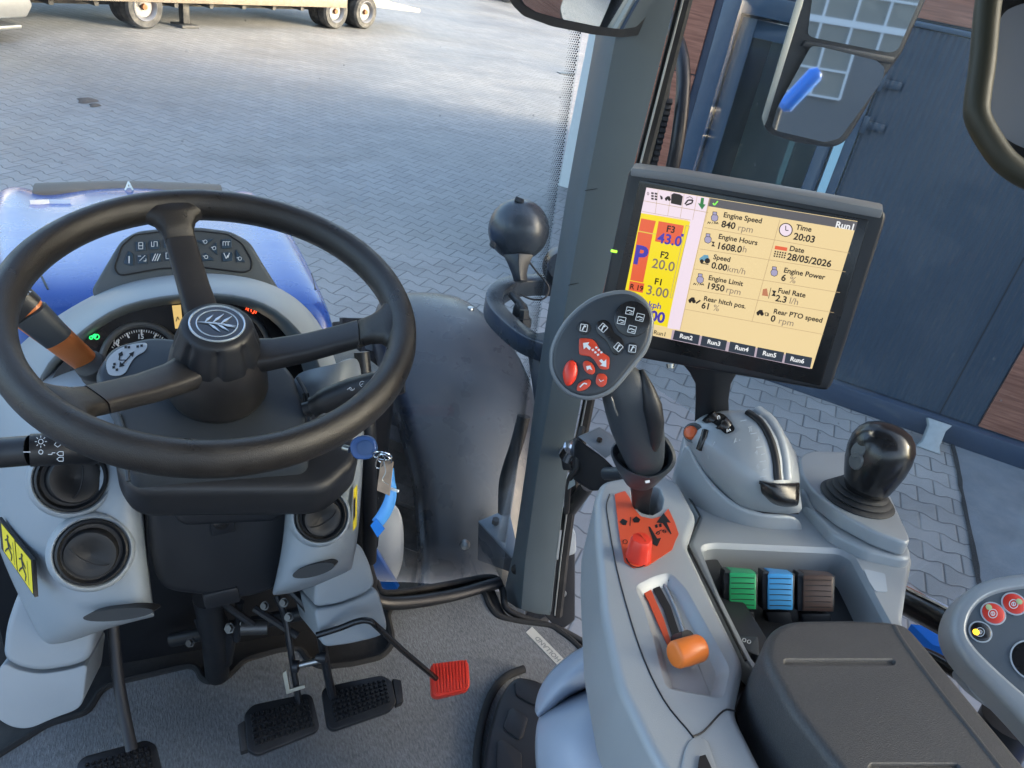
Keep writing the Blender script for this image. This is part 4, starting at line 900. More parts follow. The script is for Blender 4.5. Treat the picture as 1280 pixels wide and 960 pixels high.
g_([(208, 300), (214, 300), (214, 307), (208, 307), (208, 300)]); g_([(208, 317), (214, 317), (214, 324), (208, 324), (208, 317)])
for k in range(3): g_([(279+k*3.2, 308), (279+k*3.2, 303), (281.6+k*3.2, 303)])
g_([(280, 317), (283, 324), (285, 320)], .0012); g_([(287, 317), (285, 323)], .0012)
for (x, y) in ((257, 303), (268, 311), (258, 322), (245, 312), (300, 324)): circ(gl, x, y, 2.2, BP, .0008, L2, 8); g_([(x-4, y-1), (x-1, y-1)])
gl.build('button_symbols', 'greyprint', bpn, recalc=False)
# ---- left fairing with two vents
def patch(name, specs, m='dash', sub=2, solid=.005): return MB().grid([[D(*p) for p in r_] for r_ in specs]).build(name, m, dash, sub=sub, solid=solid)
patch('left_fairing', [
 [(-60, 470, 1.10), (-30, 450, 1.07), (40, 445, 1.04), (110, 450, 1.02), (150, 470, 1.01), (165, 480, 1.03)],
 [(-50, 530, 1.06), (-15, 520, 1.0), (30, 515, .95), (110, 510, .93), (160, 510, .93), (178, 520, .97)],
 [(-20, 600, 1.05), (0, 590, .98), (35, 580, .915), (110, 580, .90), (170, 585, .905), (180, 590, .96)],
 [(-12, 660, 1.05), (2, 655, .98), (38, 650, .92), (110, 645, .905), (172, 645, .905), (181, 645, .96)],
 [(12, 722, 1.05), (20, 718, .99), (52, 712, .925), (115, 700, .905), (176, 700, .91), (185, 700, .96)],
 [(36, 770, 1.05), (42, 768, .99), (72, 765, .94), (120, 752, .93), (182, 745, .92), (190, 745, .97)],
 [(52, 800, 1.05), (57, 802, 1.0), (82, 800, .955), (130, 782, .95), (186, 768, .93), (193, 768, .98)],
 [(56, 802, 1.1), (60, 806, 1.06), (84, 804, 1.02), (132, 786, 1.01), (187, 772, .98), (193, 771, 1.0)]])
def vent(px, py, d, r_, axis, rot):
    c = D(px, py, d); a = Vector(axis).normalized()
    v_ = MB().lathe([(r_*1.22, -.016), (r_*1.18, -.004), (r_*1.11, .0035), (r_*1.05, .005), (r_*1.0, .003), (r_*.97, -.012)], c, a, 48).build('air_vent', 'dash', dash, ang=60)
    MB().lathe([(r_*.985, .000), (r_*.96, .0075), (r_*.90, .009), (r_*.84, .005), (r_*.80, -.012), (0, -.014)], c, a, 48).build('vent_ring', 'vent', v_)
    x, y, _ = frame_from(a, UP); ca, sa = math.cos(rot), math.sin(rot); u = x*ca+y*sa; w_ = y*ca-x*sa
    # tilted flap disc with thumb dent
    a2 = (a+u*.28).normalized()
    MB().lathe([(0, .001), (r_*.2, .0035), (r_*.42, .0062), (r_*.60, .008), (r_*.70, .0075), (r_*.74, .004), (r_*.74, -.01)], c+u*r_*.05, a2, 40).build('vent_flap', 'vent', v_)
    MB().tube([c+a*.011+u*r_*.28+w_*r_*.62*math.sin(t)+u*r_*-.25*(1-math.cos(t)) for t in [(-1+2*k/12)*1.2 for k in range(13)]], .0008, 6).build('vent_seam', 'ink', v_)
def nrm(px, py, d, k=(0, 0, 0)): return ((CAM-D(px, py, d)).normalized()+V(*k))
vent(90, 598, .893, .0385, nrm(90, 598, .9, (0, -.1, .05)), -1.7)
vent(115, 690, .893, .0385, nrm(115, 690, .9, (0, 0, -.1)), 2.6)
# oval dark opening in the lower left fairing
def oval(px, py, d, a_, b_, rot, nm='lower_outlet'):
    pts = [(px+a_*math.cos(t)*math.cos(rot)-b_*math.sin(t)*math.sin(rot), py+a_*math.cos(t)*math.sin(rot)+b_*math.sin(t)*math.cos(rot)) for t in [2*math.pi*k/28 for k in range(28)]]
    P = [D(x, y, d) for x, y in pts]
    o = MB().loft([[p-FW*.001 for p in P], [p+FW*.02 for p in P]]).build(nm, 'vent', dash)
    return o
oval(148, 768, .913, 44, 7.5, -.10)
LFP = (D(60, 800, 1.06), V(-.12, -.88, .45).normalized())
slab('left_lower_fairing', [(24, 735), (60, 720), (122, 770), (118, 800), (112, 826), (90, 835), (50, 841), (22, 836), (2, 824), (6, 785), (14, 760)], LFP, .12, 'dash', dash, bevel=.010, seg=4, r=.012)
LFP2 = (D(60, 860, 1.075), V(-.12, -.88, .45).normalized())
slab('left_foot_fairing', [(2, 827), (22, 838), (50, 843), (90, 837), (110, 829), (107, 850), (104, 878), (96, 888), (70, 897), (36, 912), (14, 910), (-8, 896), (-12, 870)], LFP2, .12, 'dash', dash, bevel=.010, seg=4, r=.012)
# ---- right fairing with one vent
patch('right_fairing', [
 [(360, 470, .98), (385, 462, .94), (420, 455, .93), (440, 448, .94), (452, 446, 1.02)],
 [(360, 560, .98), (375, 550, .93), (410, 545, .925), (440, 540, .94), (456, 540, 1.02)],
 [(358, 620, .97), (364, 620, .92), (400, 615, .915), (436, 610, .935), (452, 612, 1.02)],
 [(354, 680, .97), (358, 680, .93), (395, 675, .92), (432, 668, .945), (448, 670, 1.03)],
 [(344, 725, .99), (350, 724, .95), (385, 718, .94), (424, 705, .96), (442, 700, 1.04)],
 [(340, 742, 1.0), (347, 741, .97), (380, 735, .96), (420, 716, .98), (440, 708, 1.06)],
 [(342, 744, 1.05), (348, 744, 1.03), (382, 738, 1.02), (422, 720, 1.04), (440, 712, 1.08)]])
vent(401, 645, .913, .0300, nrm(400, 645, .9, (.1, 0, 0)), -2.6)
oval(392, 713, .935, 27, 7.5, -.25)
RFP = (D(430, 740, 1.10), V(.12, -.88, .45).normalized())
slab('right_lower_fairing', [(396, 700), (440, 680), (452, 682), (463, 705), (470, 732), (456, 743), (425, 755), (392, 760)], RFP, .12, 'dash', dash, bevel=.010, seg=4, r=.012)
RFP2 = (D(430, 785, 1.125), V(.12, -.88, .45).normalized())
slab('right_foot_fairing', [(392, 761), (425, 757), (457, 745), (472, 735), (478, 755), (485, 782), (482, 792), (470, 798), (440, 805), (404, 810)], RFP2, .12, 'dash', dash, bevel=.010, seg=4, r=.012)
# yellow warning stickers
ys = MB(); YP = (D(35, 692, .955), (V(-.55, -.60, .35)).normalized())
M['stk_y'] = M['yellow']
def yd(x, y):
    t = (x-12)/42; return D(x, y, .985-.063*max(0, min(1, t))**.8)
y0 = [yd(9, 645), yd(52, 698), yd(55, 744), yd(13, 684)]
n = (y0[1]-y0[0]).cross(y0[3]-y0[0]).normalized()
if n.dot(CAM-y0[0]) < 0: n = -n
wst = MB().prism([p+n*.010 for p in y0], -n*.004).build('warning_sticker', 'ink', dash, bevel=0)
def yb(u, v): return y0[0].lerp(y0[1], u).lerp(y0[3].lerp(y0[2], u), v)+n*.0106
ya = MB()
for u0, u1 in ((.10, .50), (.53, .97)): ya.add([yb(u0, .06), yb(u1, .04), yb(u1, .95), yb(u0, .93)], [(0, 1, 2, 3)])
ya.build('yellow_field', 'yellow', wst, recalc=False)
fg = MB()
def yl(pts, wd=.0014):
    P = [yb(*p)+n*.0005 for p in pts]
    for a, b in zip(P[:-1], P[1:]):
        s_ = (b-a).normalized().cross(n)*wd*.5; fg.add([a-s_, a+s_, b+s_, b-s_], [(0, 1, 2, 3)])
for ox, fl in ((.56, 1), (.14, 1)):
    yl([(ox+.16, .18), (ox+.14, .26)], .005); yl([(ox+.13, .28), (ox+.16, .55)], .004); yl([(ox+.14, .34), (ox+.05, .45)], .002); yl([(ox+.14, .36), (ox+.24, .48)], .002)
    yl([(ox+.16, .55), (ox+.07, .72), (ox+.02, .85)], .0025); yl([(ox+.16, .55), (ox+.24, .68), (ox+.20, .88)], .0025); yl([(ox+.30, .2), (ox+.31, .85)], .001)
fg.build('pictogram', 'ink', wst, recalc=False)
sr_ = MB(); sr_.prism([D(442, 612, .955), D(446, 606, .965), D(445, 658, .97), D(441, 664, .96)], FW*.004); sro = sr_.build('side_sticker', 'yellow', dash)
MB().prism([D(442.4, 625, .953), D(444.5, 621, .96), D(444, 645, .963), D(442, 652, .956)], -FW*.0008).build('pictogram', 'ink', sro)
# black windscreen post right of the right fairing
tag(MB().tube(cr_spline([D(452, 440, 1.18), D(458, 500, 1.19), D(461, 560, 1.20), D(462, 640, 1.26), D(462, 700, 1.34)], 5), .012, 14).build('windscreen_post', 'black'), 'narrow black post between the right dashboard vent and the mudguard', 'post')
# dark firewall behind the pedals
tag(MB().box((-.06, 1.05, 1.5), (.27, 0, 0), (0, .02, 0), (0, 0, .26)).build('firewall', 'black', bevel=.01), 'black firewall behind the pedal linkage under the dashboard', 'firewall')
tag(MB().prism([D(-60, 480, 1.25), D(-5, 480, 1.25), D(8, 720, 1.28), D(14, 850, 1.3), D(-60, 960, 1.3)], FW*.06).build('left_cab_trim', 'black', bevel=.01), 'black cab side trim at the left edge behind the dashboard fairing', 'trim')
# ================================================================== PEDALS
def linkage():
    L = thing('pedal_linkage', 'black pedal bracket with bolts and rods in shade under the column', 'linkage', D(300, 770, 1.2))
    MB().tube([D(215, 800, 1.30), D(385, 765, 1.26)], .012, 12).build('cross_shaft', 'black', L)
    MB().tube([D(258, 745, 1.15), D(268, 800, 1.28), D(272, 845, 1.36)], .020, 14).build('column_tube', 'black', L)
    MB().prism([D(240, 775, 1.22), D(275, 766, 1.22), D(292, 800, 1.27), D(286, 835, 1.33), D(258, 846, 1.34), D(250, 800, 1.27)], FW*.02).build('bracket', 'black', L, bevel=.004)
    for (x, y, d, r_) in ((239, 803, 1.24, .008), (332, 757, 1.2, .007), (306, 779, 1.22, .006), (362, 771, 1.18, .007), (356, 753, 1.18, .007), (288, 785, 1.22, .009)):
        MB().lathe([(0, .008), (r_*.7, .008), (r_*.7, .003), (r_, .003), (r_, 0)], D(x, y, d), -FW+V(-.3, 0, .2), 6 if r_ > .007 else 14).build('bolt', 'dull', L)
    for k, (a, b) in enumerate((((280, 755, 1.2), (330, 790, 1.22)), ((300, 752, 1.22), (296, 800, 1.26)), ((318, 760, 1.2), (372, 795, 1.2)))):
        MB().tube([D(*a), D(*b)], .006, 8).build('rod', 'black', L)
    MB().lathe([(.012, -.02), (.012, .02), (.008, .02)], D(318, 784, 1.22), (1, -.2, 0), 20).build('bushing', 'dull', L)
linkage()
def studs(mb, quad, pl, nx, ny, h, m=.10):
    P = pp(pl, quad); nn = Vector(pl[1]).normalized()
    for i in range(nx):
        for j in range(ny):
            def q(u, v): return P[0].lerp(P[1], u).lerp(P[3].lerp(P[2], u), v)
            u0, u1 = m*.6+(1-1.2*m)*(i+.16)/nx, m*.6+(1-1.2*m)*(i+.84)/nx; v0, v1 = m+(1-2*m)*(j+.14)/ny, m+(1-2*m)*(j+.86)/ny
            b = [q(u0, v0), q(u1, v0), q(u1, v1), q(u0, v1)]; c_ = sum(b, Vector())/4
            t_ = [p.lerp(c_, .45)+nn*h for p in b]
            mb.add(b+t_, [(4, 5, 6, 7), (0, 1, 5, 4), (1, 2, 6, 5), (2, 3, 7, 6), (3, 0, 4, 7)])
PN = V(0, -.30, .954)
def pedal(name, label, outline, quad, nx, ny, z, tab=None, arm=None, pt=(350, 905)):
    pl = (Z(pt[0], pt[1], z), PN); o = thing(name, label, 'pedal', Z(pt[0], pt[1], z-.02))
    p = slab('pad', outline, pl, .014, 'pedalrub', o, bevel=.003, r=.006)
    mb = MB(); studs(mb, quad, (pl[0]+PN*.0002, PN), nx, ny, .0045); mb.build('tread', 'pedalrub', p)
    if tab: slab('side_flange', tab, pl, .02, 'rubber', o, bevel=.002, lift=-.002)
    for a in arm or ():
        MB().tube(cr_spline([D(*q) for q in a[0]], 4), a[1], 10, flat=a[2]).build('arm', 'black', o)
    return o
pedal('brake_pedal', 'left one of the two black studded brake pedals', [(305, 892), (316, 880), (384, 866), (391, 870), (400, 908), (396, 914), (322, 944), (309, 938)], [(306, 888), (388, 867), (400, 911), (312, 942)], 12, 5, 1.37, [(297, 905), (306, 899), (311, 936), (301, 939)], [([(374, 880, 1.22), (369, 850, 1.21), (362, 805, 1.20), (356, 770, 1.2), (345, 745, 1.2)], .0085, .6)])
pedal('brake_pedal', 'right one of the two black studded brake pedals, next to the red pedal', [(402, 863), (408, 857), (477, 843), (490, 850), (496, 878), (487, 889), (417, 913), (409, 908)], [(404, 861), (486, 843), (494, 880), (414, 912)], 12, 6, 1.37, [(491, 847), (502, 849), (505, 876), (496, 880)], [([(416, 872, 1.24), (409, 840, 1.22), (401, 795, 1.2), (396, 778, 1.18), (380, 755, 1.17), (360, 735, 1.17)], .0105, .65)], (450, 878))
pedal('clutch_pedal', 'black studded clutch pedal cut off by the bottom edge of the photo', [(95, 955), (104, 945), (183, 924), (195, 930), (203, 962), (196, 985), (110, 1000), (98, 985)], [(98, 951), (190, 925), (203, 975), (104, 998)], 11, 6, 1.36, None, [([(165, 938, 1.12), (157, 900, 1.13), (148, 850, 1.14), (142, 790, 1.15), (140, 760, 1.15)], .0085, .7)], (150, 945))
lk = thing('pedal_latch', 'zinc locking pin joining the two brake pedal arms', 'latch', D(385, 827, 1.2))
MB().tube([D(372, 832, 1.185), D(406, 824, 1.19)], .0048, 12).build('pin', 'steel', lk)
MB().lathe([(0, .008), (.008, .006), (.009, 0), (.005, -.01)], D(403, 822, 1.185), RT, 14).build('knob', 'black', lk)
MB().lathe([(0, .006), (.009, .004), (.009, -.004), (0, -.006)], D(370, 833, 1.183), RT, 14).build('knob', 'black', lk)
MB().prism([D(353, 842, 1.19), D(358, 838, 1.19), D(362, 862, 1.195), D(380, 856, 1.2), D(382, 860, 1.2), D(358, 868, 1.195)], FW*.004).build('latch_plate', mat('pale_latch_plate', (.34, .33, .27), .5, .3, dust=.3), lk, bevel=.0006)
for o_ in list(COL.objects):
    if o_.name.startswith('brake_pedal'): o_['group'] = 'brake pedals'
# red throttle pedal
th = thing('throttle_pedal', 'bright red ribbed throttle pedal on a bent black rod above the grey carpet', 'pedal', Z(562, 850, 1.40))
RP = (Z(562, 848, 1.40), V(-.1, -.35, .93).normalized())
rp = slab('pad', [(538, 833), (542, 829), (580, 824), (586, 828), (588, 857), (584, 862), (547, 871), (540, 868)], RP, .022, 'red', th, bevel=.003, r=.005)
rb = MB()
for k in range(11):
    u = (k+.5)/11; a = PL(540+44*u, 830-5*u, *RP); b = PL(543+43*u, 868-8*u, *RP); s_ = (PL(544, 830, *RP)-PL(540, 830, *RP)).normalized()*.0016
    rb.prism([a-s_, a+s_, b+s_, b-s_], RP[1]*.0022)
rb.build('ribs', 'red', rp, bevel=.0005, seg=1)
rod = [D(396, 794, 1.10), D(425, 785, 1.10), D(446, 777, 1.10), D(461, 776, 1.10), D(472, 784, 1.11), D(500, 810, 1.17), D(520, 827, 1.21), D(545, 848, 1.26)]
MB().tube(cr_spline(rod, 5), .0046, 12).build('rod', 'gloss', th)
# ================================================================== CARPET MAT
MZ = FZ+.012
def Mz(pts): return [Z(x, y, MZ) for x, y in pts]
mo = [(-60, 1010), (-20, 955), (60, 905), (110, 890), (122, 868), (133, 858), (150, 852), (236, 832), (247, 835), (252, 848), (262, 853), (280, 850), (292, 838), (305, 825), (350, 812), (376, 810), (384, 824), (400, 834), (440, 830), (475, 822), (488, 810), (490, 795), (484, 768), (490, 757), (560, 744), (598, 737), (606, 741), (612, 758), (622, 771), (650, 777), (690, 782), (715, 800), (745, 830), (780, 880), (700, 1000), (500, 1100), (200, 1150)]
cm = thing('carpet_mat', 'grey ribbed carpet floor mat with a pale lettered tag', 'floor mat', (.2, .6, FZ))
P = fillet(Mz(mo), .012, 3)
MB().prism(P, (0, 0, -.011)).build('pile', 'carpet', cm, bevel=0)
MB().tube([p+V(0, 0, -.001) for p in P], .0068, 8, closed=True).build('binding', 'matborder', cm)
tg = [(657, 791), (665, 784), (722, 842), (712, 848)]
tb = MB().prism([p+V(0, 0, .0015) for p in Mz(tg)], (0, 0, -.002)).build('tag', mat('pale_woven_tag', (.50, .52, .49), .8, bump=1, bscale=700), cm)
a = Z(710, 838, MZ); b = Z(663, 790, MZ)
MB().text('NEW HOLLAND', Z(716, 844, MZ)+V(0, 0, .002), b-a, V(-(b-a).y, (b-a).x, 0), .0145, .025, lift=.0002).build('tag_lettering', mat('grey_lettering', (.22, .24, .24), .8), tb, recalc=False)
# fine pile fibres so that the mat does not read as a flat sheet
rnd = random.Random(5); fb = MB()
# ================================================================== FOOT STEP beside the seat
fs_ = thing('rubber_step', 'black moulded step with raised rectangular pads beside the seat fairing', 'step', Z(650, 900, FZ))
FSP = (Z(640, 900, FZ+.055), V(-.15, -.05, 1).normalized())
st_ = [(602, 985), (605, 940), (611, 912), (622, 874), (637, 850), (650, 844), (676, 850), (700, 868), (730, 900), (730, 985)]
slab('base', st_, FSP, .05, 'black', fs_, bevel=.012, seg=3, r=.02)
for q in ([(643, 853), (654, 850), (680, 864), (674, 884), (662, 880), (644, 869)], [(636, 888), (643, 885), (660, 898), (654, 922), (648, 926), (628, 910)], [(621, 928), (628, 925), (652, 942), (652, 975), (620, 975)]):
    slab('raised_pad', q, FSP, .006, 'black', fs_, bevel=.0025, r=.006, lift=.004)
tag(MB().tube(cr_spline([Z(596, 990, FZ+.02), Z(597, 935, FZ+.02), Z(606, 890, FZ+.02), Z(618, 862, FZ+.02), Z(634, 845, FZ+.02), Z(655, 836, FZ+.02)], 5), .0075, 10).build('carpet_edge', 'matborder'), 'dark stitched carpet edge round the black step', 'carpet edge')
# ================================================================== KEY
ky = thing('ignition_key', 'blue ignition key head right of the column with a split ring', 'key', D(452, 560, .85))
kp = [(439, 552), (446, 546), (458, 545), (466, 549), (470, 558), (468, 568), (460, 574), (446, 574), (440, 569), (437, 560)]
MB().prism(cr_spline([D(x, y, .845) for x, y in kp], 3, True), FW*.012).build('head', 'keyblue', ky, bevel=.002, seg=3)
MB().prism(cr_spline([D(456+(x-453)*.6, 560+(y-560)*.62, .844) for x, y in kp], 3, True), -FW*.0015).build('head_inlay', mat('key_inlay', (.03, .075, .20), .5), ky, bevel=.0007)
MB().tube([D(438, 562, .855), D(430, 560, .86)], .004, 10).build('blade', 'steel', ky)
def rg2(cx, cy, a_, b_, d, rr=.0009, rot=0):
    return MB().tube([D(cx+a_*math.cos(t)*math.cos(rot)-b_*math.sin(t)*math.sin(rot), cy+a_*math.cos(t)*math.sin(rot)+b_*math.sin(t)*math.cos(rot), d+.006*math.sin(t)) for t in [2*math.pi*k/30 for k in range(30)]], rr, 7, closed=True)
rg2(478, 570, 12, 5, .845, rot=.2).build('split_ring', 'chrome', ky); rg2(480, 574, 10, 5, .848, rot=.4).build('split_ring', 'chrome', ky); rg2(475, 577, 5, 9, .85, rot=.3).build('split_ring', 'chrome', ky)
tgp = thing('key_tag', 'worn brown paper tag hanging from the key ring', 'tag', D(480, 598, .85))
MB().prism([D(476, 575, .852), D(492, 577, .85), D(487, 620, .855), D(471, 613, .857)], FW*.0012).build('card', 'card', tgp, bevel=.0004, seg=1)
MB().tube(cr_spline([D(480, 577, .848), D(482, 590, .847), D(478, 600, .848), D(486, 606, .848)], 4), .0006, 6).build('wire', 'steel', tgp)
rbn = thing('blue_ribbon', 'light blue ribbon hanging from the key ring, dark blue folded end', 'ribbon', D(478, 640, .86))
ctr = [(491, 585, 1.5), (491, 600, 3), (490, 612, 6.5), (487, 628, 8), (480, 643, 8.5), (471, 655, 8)]
P = cr_spline([V(*q) for q in ctr], 5)
L_, R_ = [], []
for i, p in enumerate(P):
    t = P[min(i+1, len(P)-1)]-P[max(i-1, 0)]; t.z = 0; t.normalize(); L_.append(D(p.x-t.y*p.z*.9, p.y+t.x*p.z*.9, .86)); R_.append(D(p.x+t.y*p.z*.9, p.y-t.x*p.z*.9, .868))
MB().grid([L_, R_]).build('ribbon', 'tag', rbn, solid=.0012)
MB().prism([D(463, 657, .858), D(470, 648, .858), D(481, 661, .865), D(472, 672, .865)], FW*.002).build('ribbon_end', 'brightblue', rbn)
MB().tube([D(489, 611, .858), D(498, 614, .855)], .0016, 8).build('clip', 'white', rbn)
# ================================================================== CONSOLE
def plate(name, outer, holes, pl, th, m, parent, r=.008, edge=.006, lift=0, smooth=0):
    """sheet with sunk holes: holes = [(pts, radius, [(inset, depth), ...], floor?)]"""
    n = Vector(pl[1]).normalized()
    if n.dot(CAM-PL(*outer[0], *pl)) < 0: n = -n
    O = fillet(pp(pl, outer), r, 5) if not smooth else cr_spline(pp(pl, outer), smooth, True)
    O = [p+n*lift for p in O]
    bm = bmesh.new(); x, y, _ = frame_from(n)
    def inset(P, d):
        c = sum(P, Vector())/len(P); N_ = len(P); out = []
        area = sum((P[i]-c).cross(P[(i+1) % N_]-c).dot(n) for i in range(N_)); sg = 1 if area > 0 else -1
        for i in range(N_):
            t = (P[(i+1) % N_]-P[i-1]).normalized(); out.append(P[i]+n.cross(t)*d*sg)
        return out
    def loop(P): return [bm.verts.new(p) for p in P]
    def bridge(a, b):
        N_ = len(a)
        for i in range(N_): bm.faces.new((a[i], a[(i+1) % N_], b[(i+1) % N_], b[i]))
    top = inset(O, edge); l0 = loop(top); es = []
    def edges(l): return [bm.edges.new((l[i], l[(i+1) % len(l)])) for i in range(len(l))]
    es += edges(l0)
    hl_ = []
    for pts, hr, steps, floor in holes:
        H = [p+n*lift for p in fillet(pp(pl, pts), hr, 4)]
        h0 = loop(H); es += edges(h0); hl_.append((H, h0, steps, floor))
    bmesh.ops.triangle_fill(bm, use_beauty=True, use_dissolve=False, edges=es, normal=n)
    # rounded outer edge
    prev = l0
    for k in range(1, 7):
        a = k/6*math.pi/2; q = inset(O, edge*(1-math.sin(a))); cur = loop([p-n*edge*(1-math.cos(a)) for p in q]); bridge(prev, cur); prev = cur
    cur = loop([p-n*th for p in O]); bridge(prev, cur)
    bm.faces.new(cur)
    for H, h0, steps, floor in hl_:
        prev = h0
        for ins, dep in steps:
            cur = loop([p-n*dep for p in inset(H, ins)]); bridge(prev, cur); prev = cur
        if floor: bm.faces.new(prev)
    bmesh.ops.recalc_face_normals(bm, faces=bm.faces)
    me = bpy.data.meshes.new(name); org = parent.matrix_world.translation
    for v in bm.verts: v.co -= org
    bm.to_mesh(me); bm.free(); me.polygons.foreach_set('use_smooth', [True]*len(me.polygons)); me.set_sharp_from_angle(angle=R(24)); me.materials.append(M[m] if isinstance(m, str) else m)
    o = bpy.data.objects.new(name, me); COL.objects.link(o); o.parent = parent; bpy.context.view_layer.update(); return o
def blob(name, sil, cpx, pl, bulge, back, m, parent, k=3, pw=.5, lift=0, rings=9):
    P = cr_spline(pp(pl, sil), k, True); n = Vector(pl[1]).normalized(); c = PL(*cpx, *pl)
    if n.dot(CAM-c) < 0: n = -n
    rg = [[p-n*back for p in P]]
    for i in range(rings+1):
        s = math.cos(i/rings*math.pi/2)*.999+.001
        rg.append([c+(p-c)*s+n*(bulge*(1-s*s)**pw+lift) for p in P])
    return MB().loft(rg).build(name, m, parent, ang=50)
con = thing('armrest_console', 'silver-grey armrest control console with red-orange sticker, lever bay and domed pods', 'control console', V(.45, .4, FZ+.3))
CN = V(.0, .08, 1).normalized(); CP = (V(.37, .40, 1.935), CN); C2 = (V(.55, .42, 1.905), V(0, .10, 1).normalized())
left_out = [(752, 600), (744, 620), (744, 664), (752, 765), (772, 855), (810, 934), (850, 1000), (975, 1000), (919, 889), (932, 829), (893, 750), (859, 679), (872, 645), (848, 600), (815, 588)]
bowl = [(793, 733), (815, 721), (838, 715), (858, 736), (892, 797), (913, 836), (904, 874), (832, 861), (818, 805), (804, 758)]
slot2 = [(787, 614), (791, 630), (800, 641), (815, 645), (828, 638), (831, 624), (826, 610), (806, 604)]
lp_ = plate('left_panel', left_out, [(bowl, .008, [(.002, .0012), (.005, .004), (.008, .0075), (.010, .0085)], True), (slot2, .004, [(.0008, .001), (.001, .04)], True)], CP, .09, 'console', con, r=.012, edge=.009)
# seam lines
def seam(pts, pl, par, r_=.0008, m='ink', lift=.0003, nm='seam', k=4):
    n = Vector(pl[1]).normalized(); return MB().tube([p+n*lift for p in cr_spline(pp(pl, pts), k)], r_, 6).build(nm, m, par)
seam([(762, 618), (758, 632), (760, 650), (771, 712), (798, 806), (829, 874), (866, 921), (880, 950), (900, 1000)], CP, con, .0007)
seam([(866, 921), (880, 914), (904, 889), (919, 889)], CP, con, .0008)
# lower flanks of the console
flk = [(746, 640), (744, 700), (752, 770), (772, 858), (812, 938), (850, 1002), (980, 1000), (980, 800), (860, 640)]
lower = (CP[0]-CN*.092, CN)
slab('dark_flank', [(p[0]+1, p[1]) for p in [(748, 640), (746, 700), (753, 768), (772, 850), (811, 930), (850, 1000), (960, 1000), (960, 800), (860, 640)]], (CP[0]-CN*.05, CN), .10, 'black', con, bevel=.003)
# storage recess bottom left
slab('pocket_rim', [(846, 985), (856, 935), (866, 921), (884, 925), (905, 990)], CP, .004, 'console', con, bevel=.002, r=.006, lift=.002)
slab('pocket', [(868, 985), (873, 950), (880, 948), (897, 985)], CP, .002, 'ink', con, bevel=0, lift=.0065-.002)
# orange-red sticker
sk = [(768, 619), (781, 615), (787, 624), (792, 637), (801, 647), (815, 650), (828, 646), (835, 637), (843, 654), (848, 669), (844, 677), (840, 688), (810, 708), (791, 711), (780, 703), (774, 670)]
stk = slab('sticker', sk, CP, .001, 'sticker', con, bevel=0, lift=.0016, r=.0015)
ia = MB(); LI = .0020
inkpoly(ia, [(820, 655), (829, 643), (838, 655), (833, 655), (839, 669), (838, 670), (828, 656)], CP, LI)
inkpoly(ia, [(810, 660), (812, 660), (821, 675), (826, 674), (821, 685), (812, 680), (816, 678)], CP, LI)
inkline(ia, [(788, 648), (787, 659)], CP, .0008, LI)
inkpoly(ia, [(774, 654), (778, 650), (784, 653), (782, 658), (778, 658)], CP, LI); inkpoly(ia, [(790, 651), (795, 647), (800, 651), (798, 655), (792, 655)], CP, LI)
for k in range(2): inkpoly(ia, [(818+k*5, 658-k), (821+k*5, 657-k), (822+k*5, 661-k), (819+k*5, 662-k)], CP, LI)
inkline(ia, [(819, 669), (826, 664), (833, 667)], CP, .001, LI); circ(ia, 822, 668, 2, CP, .001, LI, 8); circ(ia, 830, 666, 2, CP, .001, LI, 8)
circ(ia, 797, 696, 15, CP, .0014, LI, 20, .1, 2.9); circ(ia, 781, 679, 2.8, CP, .0009, LI, 8)
ia.build('symbols', 'ink', stk, recalc=False)
kb = PL(797, 698, *CP)
kn = MB().lathe([(.0135, 0), (.0130, .003), (.0120, .014), (.0112, .023), (.0095, .0265), (0, .0275)], kb, (CN+V(-.05, 0, 0)), 40, mod=lambda t, h: 1-.05*max(0, math.cos(7*t))**4).build('rotary_knob', 'red', con, ang=50)
inkline_ = MB(); MB().box(kb+CN*.0276, (.0008, 0, 0), (0, .006, 0), CN*.0004).build('pointer', 'redorange', kn)
# throttle slider
BP2 = (CP[0]-CN*.0082, CN)
slab('red_scale', [(799, 732), (810, 728), (817, 747), (829, 774), (841, 812), (838, 816), (822, 780), (810, 752)], BP2, .001, 'sticker', con, bevel=0, lift=.0012)
slab('slot', [(815, 735), (823, 731), (838, 759), (849, 792), (846, 800), (841, 798), (829, 762)], BP2, .0006, 'ink', con, bevel=0, lift=.001)
rl_ = [(811, 731), (825, 725), (842, 756), (854, 790), (852, 800)]
seam(rl_, BP2, con, .0013, 'console', .0008, 'slot_rib'); 
stm = MB().tube([PL(846, 800, *BP2), PL(856, 808, *CP)+CN*.012], .006, 12).build('lever_stem', 'black', con)
kc = PL(861, 810, CP[0]+CN*.013, CN); kx = (PL(880, 804, CP[0]+CN*.013, CN)-PL(842, 815, CP[0]+CN*.013, CN)).normalized()
MB().lathe([(0, -.0158), (.0085, -.0158), (.0106, -.0150), (.0120, -.0126), (.0123, 0), (.0120, .0126), (.0106, .0150), (.0085, .0158), (0, .0158)], kc-CN*.004, kx, 36).build('throttle_knob', 'orange', con, ang=60)
